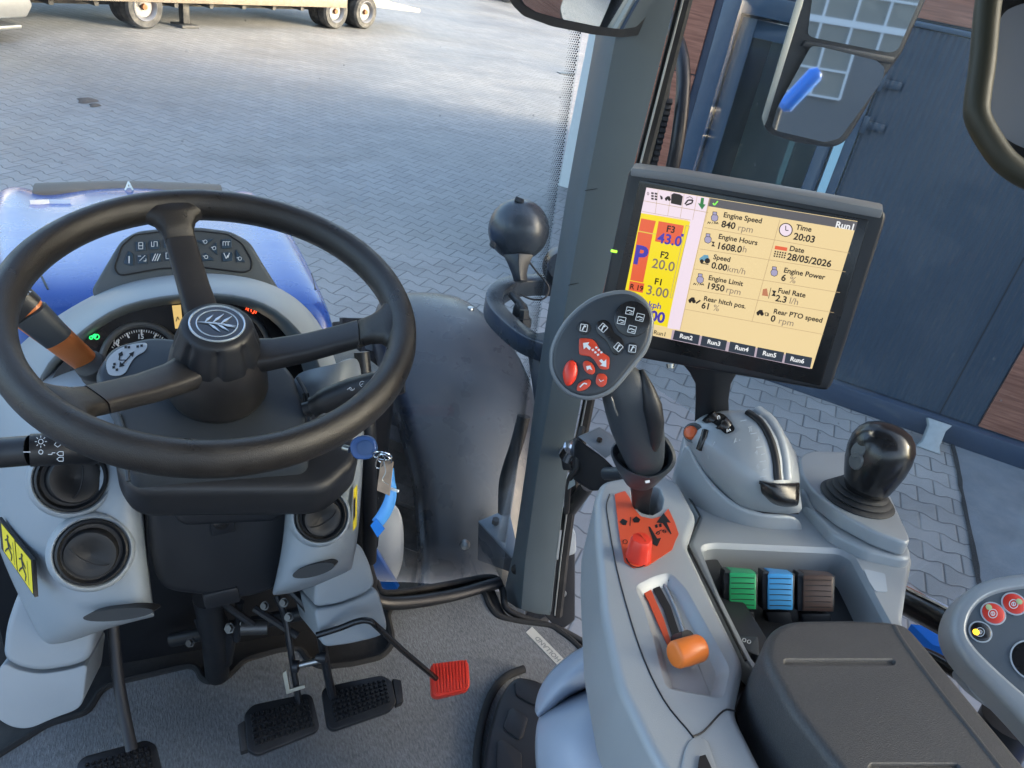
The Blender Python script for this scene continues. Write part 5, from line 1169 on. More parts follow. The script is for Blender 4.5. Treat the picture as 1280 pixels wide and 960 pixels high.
# ---- centre body with the lever bay
cen_out = [(846, 592), (874, 645), (861, 679), (895, 750), (934, 829), (960, 850), (1010, 1000), (1250, 1000), (1160, 830), (1128, 778), (1137, 712), (1140, 690), (1085, 640), (1005, 590), (995, 560), (905, 520), (855, 540)]
bay = [(874, 682), (890, 678), (1050, 685), (1068, 694), (1085, 725), (1112, 775), (1160, 860), (960, 858), (936, 828), (898, 752)]
plate('centre_panel', cen_out, [(bay, .010, [(.001, .001), (.004, .006), (.008, .05)], True)], C2, .11, 'console', con, r=.008, edge=.006)
seam([(846, 598), (872, 640), (873, 650), (861, 674), (861, 684), (895, 752), (932, 826)], (C2[0]+V(0, 0, .0015), C2[1]), con, .0013)
slab('bay_floor', [(885, 700), (1075, 705), (1140, 850), (940, 850)], (C2[0]-C2[1]*.046, C2[1]), .003, 'black', con, bevel=0)
slab('bay_label', [(1079, 712), (1106, 718), (1109, 741), (1094, 740), (1086, 728)], C2, .0008, mat('pale_label', (.42, .47, .52), .4), con, bevel=0, lift=.0012, r=.003)
bl = slab('bay_button', [(920, 795), (948, 795), (950, 820), (936, 815)], (C2[0]-C2[1]*.012, C2[1]), .02, 'dgrey', con, bevel=.002, r=.004)
b3 = MB(); circ(b3, 930, 801, 2.2, (C2[0]-C2[1]*.012, C2[1]), .0008, .001, 8); circ(b3, 936, 803, 2.2, (C2[0]-C2[1]*.012, C2[1]), .0008, .001, 8); b3.build('symbol', 'greyprint', bl, recalc=False)
# faint debossed text on the back of the bay
seam([(1026, 720), (1010, 720)], (C2[0]-C2[1]*.03, C2[1]), con, .0004, 'dgrey')
# ---- domed hitch pod
dc = D(930, 590, .945); DN = ((CAM-dc).normalized()+V(0, -.10, .15)).normalized(); DP = (dc, DN)
dome_sil = [(857, 548), (866, 530), (880, 519), (898, 514), (920, 513), (945, 514), (966, 526), (982, 544), (993, 566), (999, 590), (1000, 618), (999, 641), (955, 640), (926, 633), (905, 617), (888, 600), (872, 578)]
dome = blob('hitch_pod', dome_sil, (930, 585), DP, .048, .035, 'console', con, k=3, pw=.62, rings=12)
base_sil = [(852, 552), (858, 545), (880, 600), (930, 640), (999, 645), (1000, 664), (985, 682), (940, 674), (895, 656), (872, 630), (858, 590)]
b_ = [[D(x, y, d) for x, y, d in r_] for r_ in (
 [(862, 552, .96), (873, 578, .955), (889, 601, .945), (906, 618, .94), (927, 634, .935), (956, 641, .935), (999, 642, .945)],
 [(857, 562, .97), (865, 592, .965), (880, 622, .955), (902, 646, .95), (928, 660, .945), (958, 666, .945), (1001, 664, .955)],
 [(846, 590, .99), (858, 622, .985), (872, 652, .975), (900, 668, .968), (930, 676, .962), (965, 682, .960), (1004, 684, .965)],
 [(846, 600, 1.03), (858, 640, 1.02), (868, 672, 1.01), (900, 682, 1.0), (930, 688, .99), (965, 692, .985), (1006, 694, .985)])]
MB().grid(b_).build('pod_skirt', 'console', con, sub=2, solid=.004)
def onblob(x, y, out=.0):
    """point on the dome under a pixel"""
    r_ = ray(x, y); n = DN; c = PL(930, 585, *DP); P = cr_spline(pp(DP, dome_sil), 3, True)
    lo, hi = .7, 1.1; best = None
    def inside(t):
        q = CAM+r_*t; h = (q-c).dot(n)
        if h < 0: return True
        foot = q-n*h; v = foot-c; L = v.length
        if L < 1e-6: s = 0
        else:
            vd = v/L; bestd = -2; R0 = 1
            for p in P:
                w_ = (p-c); d_ = w_.normalized().dot(vd)
                if d_ > bestd: bestd = d_; R0 = w_.length
            s = L/R0
        if s >= 1: return False
        return h < .048*(1-s*s)**.62
    for _ in range(26):
        m_ = (lo+hi)/2
        if inside(m_): hi = m_
        else: lo = m_
    return CAM+r_*lo+n*out
sl2 = cr_spline([V(935, 516, 0), V(950, 528, 0), V(962, 548, 0), V(969, 572, 0), V(972, 600, 0)], 5)
pts = [onblob(p.x, p.y) for p in sl2]
MB().tube(pts, .0048, 10, flat=1).build('lever_slot', 'ink', dome)
rgt = cr_spline([V(946, 515, 0), V(962, 528, 0), V(974, 550, 0), V(980, 575, 0), V(982, 600, 0)], 5)
MB().tube([onblob(p.x, p.y, -.0075) for p in rgt], .0098, 12).build('side_cheek', 'console', dome)
th_p = [onblob(949, 600, .004), onblob(958, 603, .012), onblob(975, 605, .015), onblob(998, 603, .012)]
th2 = [onblob(951, 618, .008), onblob(960, 624, .016), onblob(975, 630, .020), onblob(996, 630, .016)]
th3 = [onblob(955, 618, -.004), onblob(962, 628, -.002), onblob(975, 634, 0), onblob(996, 634, -.002)]
MB().grid([[p-DN*.012 for p in th_p], th_p, [a.lerp(b, .5)+DN*.0-UP*.001 for a, b in zip(th_p, th2)], th2, th3]).build('thumb_lever', 'gloss', dome, sub=2, solid=.004)
# scale ticks
sc2 = MB()
for k, (x, y) in enumerate(((933, 525), (940, 533), (946, 541), (950, 549), (953, 558), (956, 567), (957, 576), (958, 586), (958, 595))):
    a = onblob(x, y, .0006); b = onblob(x-(8 if k % 2 == 0 else 5), y+1.5, .0006); s_ = UP*.0005
    sc2.add([a-s_, a+s_, b+s_, b-s_], [(0, 1, 2, 3)])
for ch, x, y in (('1', 946, 549), ('4', 943, 566), ('6', 945, 583), ('8', 936, 538)): sc2.text(ch, onblob(x, y, .001), RT, UP, .008)
sc2.text('HT', onblob(917, 551, .001), RT+UP*-.4, UP, .010); sc2.text('A', onblob(890, 555, .001), RT, UP, .008); sc2.text('N', onblob(884, 571, .001), RT, UP, .008)
sc2.build('scale', mat('scale_print', (.42, .47, .52), .5), dome, recalc=False)
# thumb wheels, dark inset and orange push button
def onpoly(pts, out=.0): return [onblob(x, y, out) for x, y in pts]
def inset_patch(name, pts, m, par, out, cx, cy):
    P = cr_spline(onpoly(pts, out), 2, True); c = onblob(cx, cy, out)
    mb = MB(); n = len(P); mb.add(P+[c]+[p-DN*.006 for p in P], [(i, (i+1) % n, n) for i in range(n)]+[(i, i+n+1, (i+1) % n+n+1, (i+1) % n) for i in range(n)])
    return mb.build(name, m, par, ang=60)
inset_patch('wheel_recess_rim', [(874, 527), (885, 516), (900, 513), (912, 520), (922, 534), (921, 541), (906, 545), (896, 535), (886, 529)], 'console', dome, .0012, 898, 528)
wr = inset_patch('wheel_recess', [(877, 526), (887, 518), (899, 516), (909, 522), (918, 535), (915, 540), (906, 542), (897, 533), (887, 527)], 'gloss', dome, .0022, 899, 528)
w1 = MB(); 
for (x, y) in ((890, 524), (905, 532)):
    w1.lathe([(0, -.006), (.009, -.006), (.010, -.003), (.010, .003), (.009, .006), (0, .006)], onblob(x, y, -.004), RT*.6+UP*-.6, 24)
w1.build('thumb_wheel', 'gloss', dome)
t1 = MB(); t1.text('0', onblob(896, 523, .004), RT, UP, .008, .03); t1.text('10', onblob(907, 539, .003), RT, UP, .006, .03); t1.text('1', onblob(885, 523, .004), RT, UP, .006, .03); t1.build('wheel_marks', 'white', dome, recalc=False)
MB().tube([onblob(x, y, .0) for x, y in ((882, 538), (880, 545), (877, 553), (874, 562))], .0042, 10, flat=1).build('slide_slot', 'gloss', dome)
MB().lathe([(0, .007), (.006, .006), (.0085, .003), (.009, 0), (.009, -.006)], onblob(864, 541, .001), DN+V(-.5, 0, 0), 24).build('orange_button', mat('orange_red_button', (.75, .14, .04), .3), dome)
MB().lathe([(.0125, .002), (.0125, -.004), (.010, -.004), (.010, .002)], onblob(867, 541, -.001), DN+V(-.5, 0, 0), 24).build('button_ring', 'gloss', dome)
# seam of the pod
MB().tube([onblob(x, y, .0) if False else PL(x, y, *DP)+DN*.001 for x, y in [(862, 556), (872, 579), (888, 601), (905, 618), (926, 634), (955, 641), (998, 642)]], .0009, 6).build('pod_seam', 'ink', con)
# ---- joystick pod
JP = (PL(1070, 620, V(.77, .54, 1.925), V(0, .12, 1)), V(.05, .12, 1).normalized())
jp = [(999, 573), (1004, 567), (1016, 563), (1059, 564), (1082, 566), (1100, 590), (1137, 670), (1138, 676), (1132, 678), (1096, 665), (1051, 641), (1016, 613), (1002, 592)]
slab('joystick_pod', jp, JP, .020, 'console', con, bevel=.006, seg=4, r=.008)
jp2 = [(1001, 590), (1002, 570), (1060, 560), (1086, 568), (1139, 676), (1138, 716), (1128, 735), (1090, 700), (1048, 672), (1010, 640)]
slab('joystick_pod_body', [(1000, 588), (1003, 570), (1058, 566), (1084, 572), (1139, 688), (1139, 697), (1130, 698), (1085, 687), (1040, 664), (1008, 630)], (JP[0]-JP[1]*.021, JP[1]), .05, 'console', con, bevel=.006, seg=3, r=.008)
jbk = [[D(*p) for p in r_] for r_ in ([(998, 600, .99), (1010, 632, .97), (1042, 663, .955), (1086, 688, .95), (1128, 699, .955), (1140, 694, .98)], [(1000, 640, 1.0), (1015, 668, .975), (1045, 684, .965), (1080, 700, .955), (1122, 716, .955), (1138, 712, .98)], [(1000, 684, 1.0), (1030, 688, .98), (1060, 692, .97), (1084, 715, .955), (1112, 750, .945), (1130, 745, .97)], [(1004, 690, 1.02), (1032, 694, 1.0), (1062, 700, .99), (1086, 728, .975), (1112, 774, .965), (1126, 775, .99)])]
MB().grid(jbk).build('joystick_pod_skirt', 'console', con, sub=2, solid=.004)
# ================================================================== JOYSTICK
js = thing('joystick', 'glossy black ball-headed joystick on a rubber bellows at the console end', 'joystick', PL(1070, 622, *JP))
jb = PL(1071, 624, *JP); ja = (D(1106, 545, .93)-jb).normalized()
ja2 = JP[1]
prof = []
for k in range(4):
    r0 = .0435-.0055*k; h0 = .0055*k
    prof += [(r0, h0), (r0+.0015, h0+.0018), (r0-.0005, h0+.004), (r0-.004, h0+.005)]
prof += [(.020, .023), (.016, .03), (0, .03)]
MB().lathe([(0, -.002), (.044, -.002)]+prof, jb, (ja2*2+ja*.6), 44).build('bellows', 'rubber', js, ang=60)
hc = D(1098, 571, .935)
axj = (D(1112, 538, .93)-D(1085, 606, .95)).normalized()
MB().lathe([(0, -.050), (.022, -.048), (.027, -.040), (.031, -.028), (.0355, -.012), (.0375, .004), (.0365, .018), (.0325, .028), (.026, .0355), (.016, .0405), (.006, .0425), (0, .043)], hc, axj, 48).build('ball', 'gloss', js, ang=60)
for (x, y) in ((1068, 560), (1059, 578)):
    c_ = D(x, y, .915); nn_ = (c_-hc).normalized(); q = hc+nn_*.0372
    MB().lathe([(0, .0016), (.0085, .001), (.0095, -.001), (.0095, -.004)], q, nn_, 24, sx=1.25).build('button', mat('grey_button', (.10, .11, .115), .35), js)
# ================================================================== HYDRAULIC LEVERS
for nm, mm, x0_, x1_ in (('green', 'green', 905, 951), ('light blue', 'blue', 953, 997), ('dark brown', 'brown', 997, 1047)):
    c = D((x0_+x1_)/2, 745, .84)
    hv = thing('hydraulic_lever', {'green': 'ribbed green-faced lever, left of the three in the console bay', 'light blue': 'ribbed light-blue-faced lever between the green and the brown one', 'dark brown': 'ribbed dark-brown-faced lever, right of the three in the console bay'}[nm], 'lever', c, 'levers in the console bay')
    dd_ = .845
    yo = {'green': 0, 'light blue': 1, 'dark brown': 3}[nm]
    def lev(xa, xb, m, out, par, nme, ribs):
        # profile: curved face from the top back to the front bottom
        prof_ = [(713, 12), (716, 2), (724, 0), (737, 0), (750, 0), (761, 1)]
        rowsL = []
        L0 = [D(xa+(0 if k else 1), y+yo, dd_+q*.0016-out) for k, (y, q) in enumerate(prof_)]; R0 = [D(xb, y+yo+(1 if k else 3), dd_+q*.0016-out) for k, (y, q) in enumerate(prof_)]
        back = FW*.030-UP*.0
        ringA = L0+[L0[-1]+back, L0[0]+back*.6]; ringB = R0+[R0[-1]+back, R0[0]+back*.6]
        mid = [a.lerp(b, .5)+FW*.0012 if k < len(L0) else a.lerp(b, .5) for k, (a, b) in enumerate(zip(ringA, ringB))]
        o = MB().loft([ringA, mid, ringB]).build(nme, m, par, bevel=.001, seg=2, ang=50)
        return o
    lev(x0_, x1_-4, 'black', 0, hv, 'body', 0)
    fc = lev(x0_+7, x1_-6, mm, .0022, hv, 'face', 1)
    gv = MB()
    for k in range(6):
        yy = 722+yo+k*6.8
        a, b = D(x0_+9, yy, dd_-.0026), D(x1_-8, yy+.6, dd_-.0026); gv.tube([a, a.lerp(b, .5)+FW*.0011, b], .00045, 5)
    gv.build('grooves', 'ink', fc)
    MB().prism([D(x0_+4, 764+yo, .855), D(x1_-8, 764+yo, .855), D(x1_-2, 800+yo, .865), D(x0_+14, 800+yo, .865)], FW*.015).build('stem', 'black', hv, bevel=.003)
# ================================================================== ARMREST PAD
AP = (V(.5, .3, 1.985), V(0, .03, 1).normalized())
ap_ = thing('armrest_pad', 'dark grey textured vinyl armrest pad with pressed grooves at the lower right', 'armrest', V(.5, .2, 1.93))
ao = [(953, 818), (958, 795), (970, 780), (990, 772), (1060, 771), (1118, 774), (1136, 780), (1152, 797), (1215, 873), (1300, 975), (1400, 1100), (1130, 1100), (1060, 975), (985, 880)]
def groove(pts, dep=.002, r=.002): return (pts, r, [(.0006, .0005), (.0018, dep)], True)
plate('cushion', ao, [groove([(978, 827), (981, 823), (1117, 823), (1121, 827), (1118, 832), (981, 832)], .003), groove([(1084, 958), (1088, 953), (1196, 953), (1202, 958), (1202, 962), (1086, 963)], .003)], AP, .078, 'pad', ap_, r=.012, edge=.009)
MB().tube([p+AP[1]*-.0012 for p in cr_spline(pp(AP, [(1118, 782), (1130, 803), (1170, 858), (1215, 915), (1290, 1010)]), 5)], .0028, 10).build('pressed_line', 'pad', ap_)
# ================================================================== RIGHT BUTTON POD
RN = V(-.50, -.35, .80).normalized(); RPP = (D(1240, 800, .82), RN)
rp_ = thing('pto_switch_pod', 'grey rounded switch pod with two red and one dark round button at the right edge', 'switch pod', D(1250, 850, .86))
ro2 = [(1188, 792), (1190, 768), (1200, 748), (1220, 729), (1250, 719), (1300, 713), (1380, 720), (1380, 1000), (1330, 960), (1282, 905), (1240, 862), (1202, 822)]
bi2 = [(1204, 792), (1206, 772), (1216, 754), (1232, 741), (1258, 733), (1300, 728), (1365, 735), (1365, 960), (1330, 925), (1290, 880), (1250, 845), (1216, 812)]
M['podface'] = mat('pod_dark_face', (.10, .12, .14), .45, bump=.2)
plate('bezel', ro2, [(bi2, .012, [(.0015, .001), (.004, .005)], False)], RPP, .05, 'console', rp_, r=.02, edge=.010)
slab('face', [((x-1290)*1.02+1290, (y-820)*1.02+820) for x, y in bi2], (RPP[0]-RN*.0045, RN), .004, 'podface', rp_, bevel=0)
FPL = (RPP[0]-RN*.0045, RN)
for (x, y, r_, m_) in ((1225, 790, .0105, 'gloss'), (1241, 767, .0115, 'red'), (1267, 755, .0115, 'red'), (1290, 826, .02, 'gloss')):
    c = PL(x, y, *FPL)
    MB().tube([c+frame_from(RN)[0]*math.cos(t)*r_+frame_from(RN)[1]*math.sin(t)*r_+RN*.001 for t in [2*math.pi*k/36 for k in range(36)]], .0009, 8, closed=True).build('button_ring', 'greyprint', rp_)
    b = MB().lathe([(0, .003), (r_*.8, .003), (r_*.93, .002), (r_*.95, 0)], c, RN, 36).build('button', m_, rp_)
    g2 = MB(); P3 = (c+RN*.0032, RN)
    circ(g2, x, y, 5.5, P3, .0008, .0002, 16); circ(g2, x, y, 2.5, P3, .0008, .0002, 10); inkline(g2, [(x, y-2), (x, y+2)], P3, .0008, .0002)
    g2.build('button_symbol', 'white' if m_ == 'red' else 'greyprint', b, recalc=False)
    if r_ < .019:
        g3 = MB(); lx, ly = ((x-5, y) if m_ == 'gloss' else ((x-5, y-8) if x < 1250 else (x+7, y-3)))
        g3.lathe([(0, .0012), (.003, .0008), (.0032, 0)], PL(lx, ly, *P3), RN, 14); g3.build('indicator', mat('orange_indicator', (.8, .3, .02), .3, emit=(1, .45, .02), es=.8) if m_ == 'gloss' else mat('pale_green_indicator', (.5, .6, .3), .3), b)
slab('support', [(1218, 842), (1236, 855), (1258, 880), (1261, 893), (1240, 889), (1222, 874), (1206, 855)], (D(1235, 870, .88), -FW), .03, 'dash', rp_, bevel=.006, r=.006)
# ================================================================== SEAT FAIRINGS
sf = thing('seat_fairing', 'pale blue-grey two-piece plastic fairing of the seat base under the console', 'seat fairing', D(740, 900, 1.0))
SFP = (D(720, 840, .98), (CAM-D(720, 840, .98)).normalized())
MB().grid([[D(*p) for p in r_] for r_ in (
 [(668, 886, 1.02), (672, 862, 1.0), (690, 834, 1.0), (722, 810, 1.0), (758, 796, 1.01), (800, 790, 1.03)],
 [(669, 890, .985), (678, 868, .955), (700, 842, .95), (730, 820, .955), (762, 808, .965), (800, 800, .99)],
 [(671, 894, .97), (686, 876, .94), (708, 854, .935), (736, 838, .94), (765, 828, .95), (800, 820, .98)],
 [(673, 897, .985), (690, 886, .96), (712, 866, .955), (740, 855, .96), (768, 847, .97), (800, 838, 1.0)],
 [(676, 898, 1.03), (694, 888, 1.01), (714, 868, 1.0), (742, 857, 1.0), (770, 849, 1.01), (800, 840, 1.03)])]).build('upper_band', 'seatp', sf, sub=2, solid=.004)
MB().grid([[D(*p) for p in r_] for r_ in (
 [(676, 890, 1.02), (690, 880, 1.0), (708, 870, 1.0), (738, 858, 1.0), (768, 848, 1.02), (800, 840, 1.05)],
 [(670, 905, .96), (686, 896, .925), (712, 884, .91), (742, 872, .91), (775, 862, .925), (815, 870, .95)],
 [(668, 935, .94), (684, 930, .89), (715, 925, .865), (748, 918, .865), (785, 912, .88), (830, 930, .92)],
 [(671, 975, .94), (688, 975, .88), (718, 975, .85), (750, 975, .85), (790, 975, .87), (840, 980, .91)],
 [(680, 1030, .95), (700, 1030, .88), (728, 1030, .85), (760, 1030, .85), (800, 1030, .87), (850, 1030, .92)])]).build('lower_shell', 'seatp', sf, sub=2, solid=.004)
MB().prism([D(700, 880, 1.05), D(820, 840, 1.05), D(900, 980, 1.05), D(690, 1010, 1.05)], FW*.1).build('inner_core', 'black', sf, bevel=.01)
slab('arm_pivot', [(774, 965), (786, 945), (808, 936), (822, 945), (845, 985), (780, 990)], (D(800, 950, .84), -FW), .05, 'black', sf, bevel=.006, r=.01)
# ================================================================== MULTI CONTROLLER
mc = thing('drive_lever', 'dark grey drive lever whose round head carries red and black buttons', 'drive lever', PL(806, 635, *CP))
HP = (D(752, 432, .735), ((CAM-D(752, 432, .735)).normalized()+V(-.1, -.05, .1)).normalized()); HN = HP[1]
head = [(690, 450), (692, 434), (700, 416), (712, 399), (728, 384), (746, 373), (768, 367), (786, 367), (800, 374), (809, 385), (813, 399), (811, 420), (804, 438), (793, 452), (780, 468), (768, 482), (755, 491), (735, 496), (714, 491), (700, 479), (692, 465)]
slab('head', head, HP, .030, 'dgrey', mc, bevel=.0035, seg=3, smooth=2)
MB().tube([p+HN*-.005 for p in cr_spline(pp(HP, [(x, y) for x, y in head]), 3, True)], .0034, 10, closed=True).build('head_rim', mat('rim_band_grey', (.16, .18, .2), .35, bump=.1), mc)
hb = [0]
def btn(name, pts, m, h=.0022, lift=.0022, smooth=3, parent=mc, bev=.0009): return slab(name, pts, HP, h, m, parent, bevel=bev, lift=lift, smooth=smooth)
def circle(x, y, r_, n=16, ky=1): return [(x+r_*math.cos(2*math.pi*k/n), y+r_*ky*math.sin(2*math.pi*k/n)) for k in range(n)]
btn('button_field', [(q[0], q[1]) for q in circle(790, 399, 22.5, 20, 1)], 'gloss', smooth=2)
btn('button', circle(730, 410, 8.2), 'black'); btn('button', circle(790.5, 436, 7.5), 'black')
btn('button_field', [(745, 409), (748, 402), (756, 400), (763, 405), (768, 416), (777, 423), (780, 432), (776, 441), (769, 444), (764, 438), (758, 427), (748, 418)], 'gloss', smooth=3)
btn('rocker', [(724, 426), (726, 423), (740, 424), (746, 430), (751, 439), (760, 445), (762, 449), (761, 460), (758, 462), (750, 461), (745, 453), (738, 446), (726, 444), (724, 440)], 'redorange', .003, .003, 2)
btn('button', [(729, 453), (734, 451), (741, 455), (744, 463), (741, 468), (735, 467), (730, 461)], 'redorange', .003, .003)
btn('button', [(746, 470), (749, 467), (756, 468), (759, 473), (757, 481), (751, 484), (745, 479)], 'redorange', .003, .003)
btn('button', [(721, 487), (723, 480), (731, 475), (738, 475), (738, 481), (732, 487), (724, 489)], 'redorange', .003, .003)
rb2 = blob('red_button', [(704, 473), (704, 463), (708, 454), (714, 450), (720, 454), (722, 463), (720, 473), (714, 481), (708, 482)], (713, 466), (HP[0]+HN*.002, HN), .005, .002, 'red', mc)
hs_ = MB(); LH = .0027
for (x, y, a) in ((788, 389, .2), (799, 397, .25), (777, 401, .2), (790, 412, .25)):
    x = {788: 787.5, 799: 800, 777: 777, 790: 790}[x]
    P4 = [(x+5.6*math.cos(a+math.pi/4+k*math.pi/2)*1.2, y+5.6*math.sin(a+math.pi/4+k*math.pi/2)*1.1) for k in range(5)]
    inkline(hs_, P4, HP, .0006, LH); inkline(hs_, [(x-3.5, y), (x-1, y-1), (x+3.5, y+1)], HP, .0009, LH); inkline(hs_, [(x-1, y+2.4), (x+3, y+3)], HP, .0006, LH)
for (x, y, a) in ((754, 410, .75), (773, 434, .75), (730, 410, .15), (790.5, 436, .1)):
    P4 = [(x+6*math.cos(a+math.pi/4+k*math.pi/2), y+6*math.sin(a+math.pi/4+k*math.pi/2)) for k in range(5)]
    inkline(hs_, P4, HP, .0006, LH); inkline(hs_, [(x-2, y+3), (x+1, y-3), (x+2.4, y-1)], HP, .0012, LH)
LH = .0033
inkpoly(hs_, [(729, 429), (737, 428), (735, 431), (739, 435), (737, 438), (733, 434), (730, 437)], HP, LH)
inkpoly(hs_, [(758, 459), (750, 457), (753, 455), (749, 451), (752, 449), (755, 452), (758, 449)], HP, LH)
for k in range(2):
    for j in range(3): inkpoly(hs_, [(739.5+j*3.2-k*-4.2, 437+j*3.0-k*3), (742+j*3.2-k*-4.2, 436+j*3-k*3), (743.2+j*3.2-k*-4.2, 438.2+j*3-k*3), (740.5+j*3.2-k*-4.2, 439.2+j*3-k*3)], HP, LH)
inkpoly(hs_, [(733, 458), (738, 457), (741, 463), (737, 461), (734, 463)], HP, LH); inkline(hs_, [(725, 484), (730, 479), (734, 480)], HP, .0012, LH); inkline(hs_, [(749, 474), (751, 477), (755, 475)], HP, .0006, LH)
hs_.build('button_symbols', 'white', mc, recalc=False)
def ell(px, py, d, hw, th, rot, n=24, pw=.8):
    x = (RT*math.cos(rot)-UP*math.sin(rot)); z = (FW*.94+V(0, 0, .0)).normalized(); c = D(px, py, d); out = []
    s_ = d/FPX
    for k in range(n):
        t = 2*math.pi*k/n; ct, st2 = math.cos(t), math.sin(t)
        out.append(c+x*math.copysign(abs(ct)**pw, ct)*hw*s_+z*math.copysign(abs(st2)**pw, st2)*th)
    return out
MB().loft([ell(772, 452, .755, 14, .010, 0), ell(776, 466, .757, 24, .016, -.08), ell(782, 486, .762, 31, .021, -.18), ell(789, 508, .770, 33, .023, -.22), ell(796, 532, .782, 33, .023, -.22), ell(802, 556, .797, 29, .021, -.2), ell(806, 576, .812, 24, .018, -.15), ell(808, 592, .825, 18, .014, -.1)]).build('grip', 'dgrey', mc, ang=60)
# darker soft insert on the right of the grip
MB().loft([ell(801, 462, .752, 3, .006, -.2), ell(808, 485, .752, 9, .012, -.25), ell(814, 508, .757, 13, .015, -.25), ell(818, 530, .768, 12, .015, -.22), ell(818, 552, .784, 9, .013, -.2), ell(815, 570, .80, 4, .008, -.1)]).build('grip_insert', 'black', mc, ang=60)
MB().tube(cr_spline([D(764, 496, .738), D(768, 510, .742), D(772, 520, .749)], 4), [.0005]+[.0012]*7+[.0005], 8).build('grip_crease', mat('painted_crease_highlight', (.10, .11, .12), .25), mc)  # highlight along the crease, put into a lighter colour
def cring(pts, d): return [p for p in cr_spline([D(x, y, d+(580-y)*-.0006*0) for x, y in pts], 3, True)]
r1 = [(764, 560), (766, 575), (778, 588), (795, 597), (811, 601), (829, 596), (842, 584), (845, 570), (838, 553), (828, 544), (800, 541), (776, 548)]
r0_ = [(768, 562), (771, 574), (782, 584), (796, 591), (810, 594), (825, 589), (835, 580), (837, 569), (831, 557), (823, 550), (802, 547), (780, 553)]
r2_ = [(767, 572), (771, 586), (781, 600), (795, 608), (809, 609), (822, 603), (832, 594), (834, 584), (828, 572), (820, 564), (802, 560), (780, 564)]
r3 = [(779, 590), (781, 602), (787, 609), (797, 613), (807, 613), (817, 609), (823, 602), (824, 594), (818, 585), (811, 580), (799, 579), (787, 583)]
MB().loft([cring(r3, .85), cring(r2_, .835), cring(r1, .812), cring([(a[0]*.5+b[0]*.5, a[1]*.5+b[1]*.5-1) for a, b in zip(r1, r0_)], .808), cring(r0_, .812), cring([(a*.86+802*.14, b*.86+575*.14+3) for a, b in r0_], .835)]).build('collar', 'dgrey', mc, ang=50)
MB().loft([[D(x, y, d)+FW*dz for x, dz in ((xa, 0), (xb, 0), (xb, .014), (xa, .014))] for xa, xb, y, d in ((789, 818, 608, .845), (791, 814, 625, .87), (793, 812, 645, .90))]).build('stem', 'black', mc, bevel=.003)
MB().prism([D(806, 601, .808), D(812, 600, .808), D(812, 603, .808), D(807, 604, .808)], -FW*.001).build('mark', 'white', mc)
# ================================================================== MONITOR
mo_ = thing('display_monitor', 'landscape touchscreen terminal in a black housing showing engine figures on amber', 'monitor', D(930, 350, .87))
SO = V(.4196, .6857, 2.2524); MX = V(.7438, -.6605, .1023).normalized(); MYd = V(-.0376, -.1542, -.9873); MYd = (MYd-MX*MYd.dot(MX)).normalized(); MNv = MX.cross(-MYd).normalized()
if MNv.dot(CAM-SO) < 0: MNv = -MNv
MPL = (SO, MNv)
def z3(x, y): return (740+x/3.2, 200+y/3.2)
hou = [(786, 212), (797, 210), (1100, 261), (1108, 268), (1104, 285), (1040, 482), (1034, 489), (1020, 487), (752, 440), (742, 434), (741, 424)]
hp_ = pp((SO+MNv*.004, MNv), hou)
MB().prism(fillet(hp_, .004), -MNv*.045).build('housing', 'black', mo_, bevel=.004, seg=3)
# paler grey top edge of the housing
MB().loft([[PL(x, y, SO+MNv*.004, MNv)+MNv*a_-MYd*b_ for a_, b_ in ((.001, -.006), (.002, .003), (-.012, .007), (-.030, .006), (-.030, -.003))] for x, y in ((789, 213), (850, 221), (950, 238), (1040, 254), (1103, 266))]).build('top_edge', mat('housing_grey_top', (.20, .21, .22), .4, bump=.3, dust=.12), mo_, bevel=.002)
inn = [z3(198, 92), z3(1085, 228), z3(905, 880), z3(72, 705)]
slab('bezel', [z3(190, 78), z3(1110, 240), z3(915, 905), z3(52, 712)], (SO+MNv*.0045, MNv), .002, 'gloss', mo_, bevel=.0006, r=.003)
scp = slab('screen', [z3(218, 110), z3(1062, 245), z3(880, 835), z3(103, 673)], (SO+MNv*.005, MNv), .001, 'scr', mo_, bevel=0, lift=.0002)
SPL = (SO+MNv*.0056, MNv)
def sp_(nm, polys, m, lift):
    mb = MB()
    for p in polys: inkpoly(mb, [z3(*q) for q in p], SPL, lift)
    return mb.build(nm, m, scp, recalc=False)
sp_('title_bar', [[(470, 152), (1062, 247), (1053, 282), (462, 184)]], mat('screen_title_grey', (.03, .03, .03), .3, emit=(.065, .06, .065), es=.28), .0003)
sp_('lilac_field', [[(218, 110), (470, 152), (461, 190), (395, 470), (352, 680), (302, 672), (385, 240), (196, 212)]], 'scr_l', .0003)
sp_('yellow_field', [[(197, 212), (393, 246), (300, 668), (208, 648), (131, 530)], [(131, 530), (210, 545), (210, 660), (105, 640)]], 'scr_y', .0004)
sp_('red_fields', [[(197, 233), (256, 244), (243, 293), (187, 282)], [(185, 286), (243, 297), (205, 490), (153, 480)], [(152, 483), (210, 494), (203, 531), (146, 520)], [(267, 244), (368, 262), (352, 342), (252, 325)]], 'scr_r', .0006)
sp_('tab_bar', [[(128, 640), (328, 680), (880, 800), (872, 835), (103, 673)]], mat('screen_tab_lilac', (.1, .1, .1), .3, emit=(.3, .23, .27), es=.27), .0004)
sp_('amber_tab', [[(232, 660), (322, 678), (315, 716), (222, 698)]], 'scr', .0006)
tabs = [[(332, 680), (432, 700), (425, 738), (323, 717)], [(441, 702), (541, 722), (533, 762), (433, 741)], [(553, 725), (655, 746), (648, 786), (545, 765)], [(663, 748), (769, 769), (760, 809), (656, 788)], [(776, 770), (881, 790), (873, 830), (769, 811)]]
sp_('dark_tabs', tabs, 'scr_d', .0006)
ln = MB()
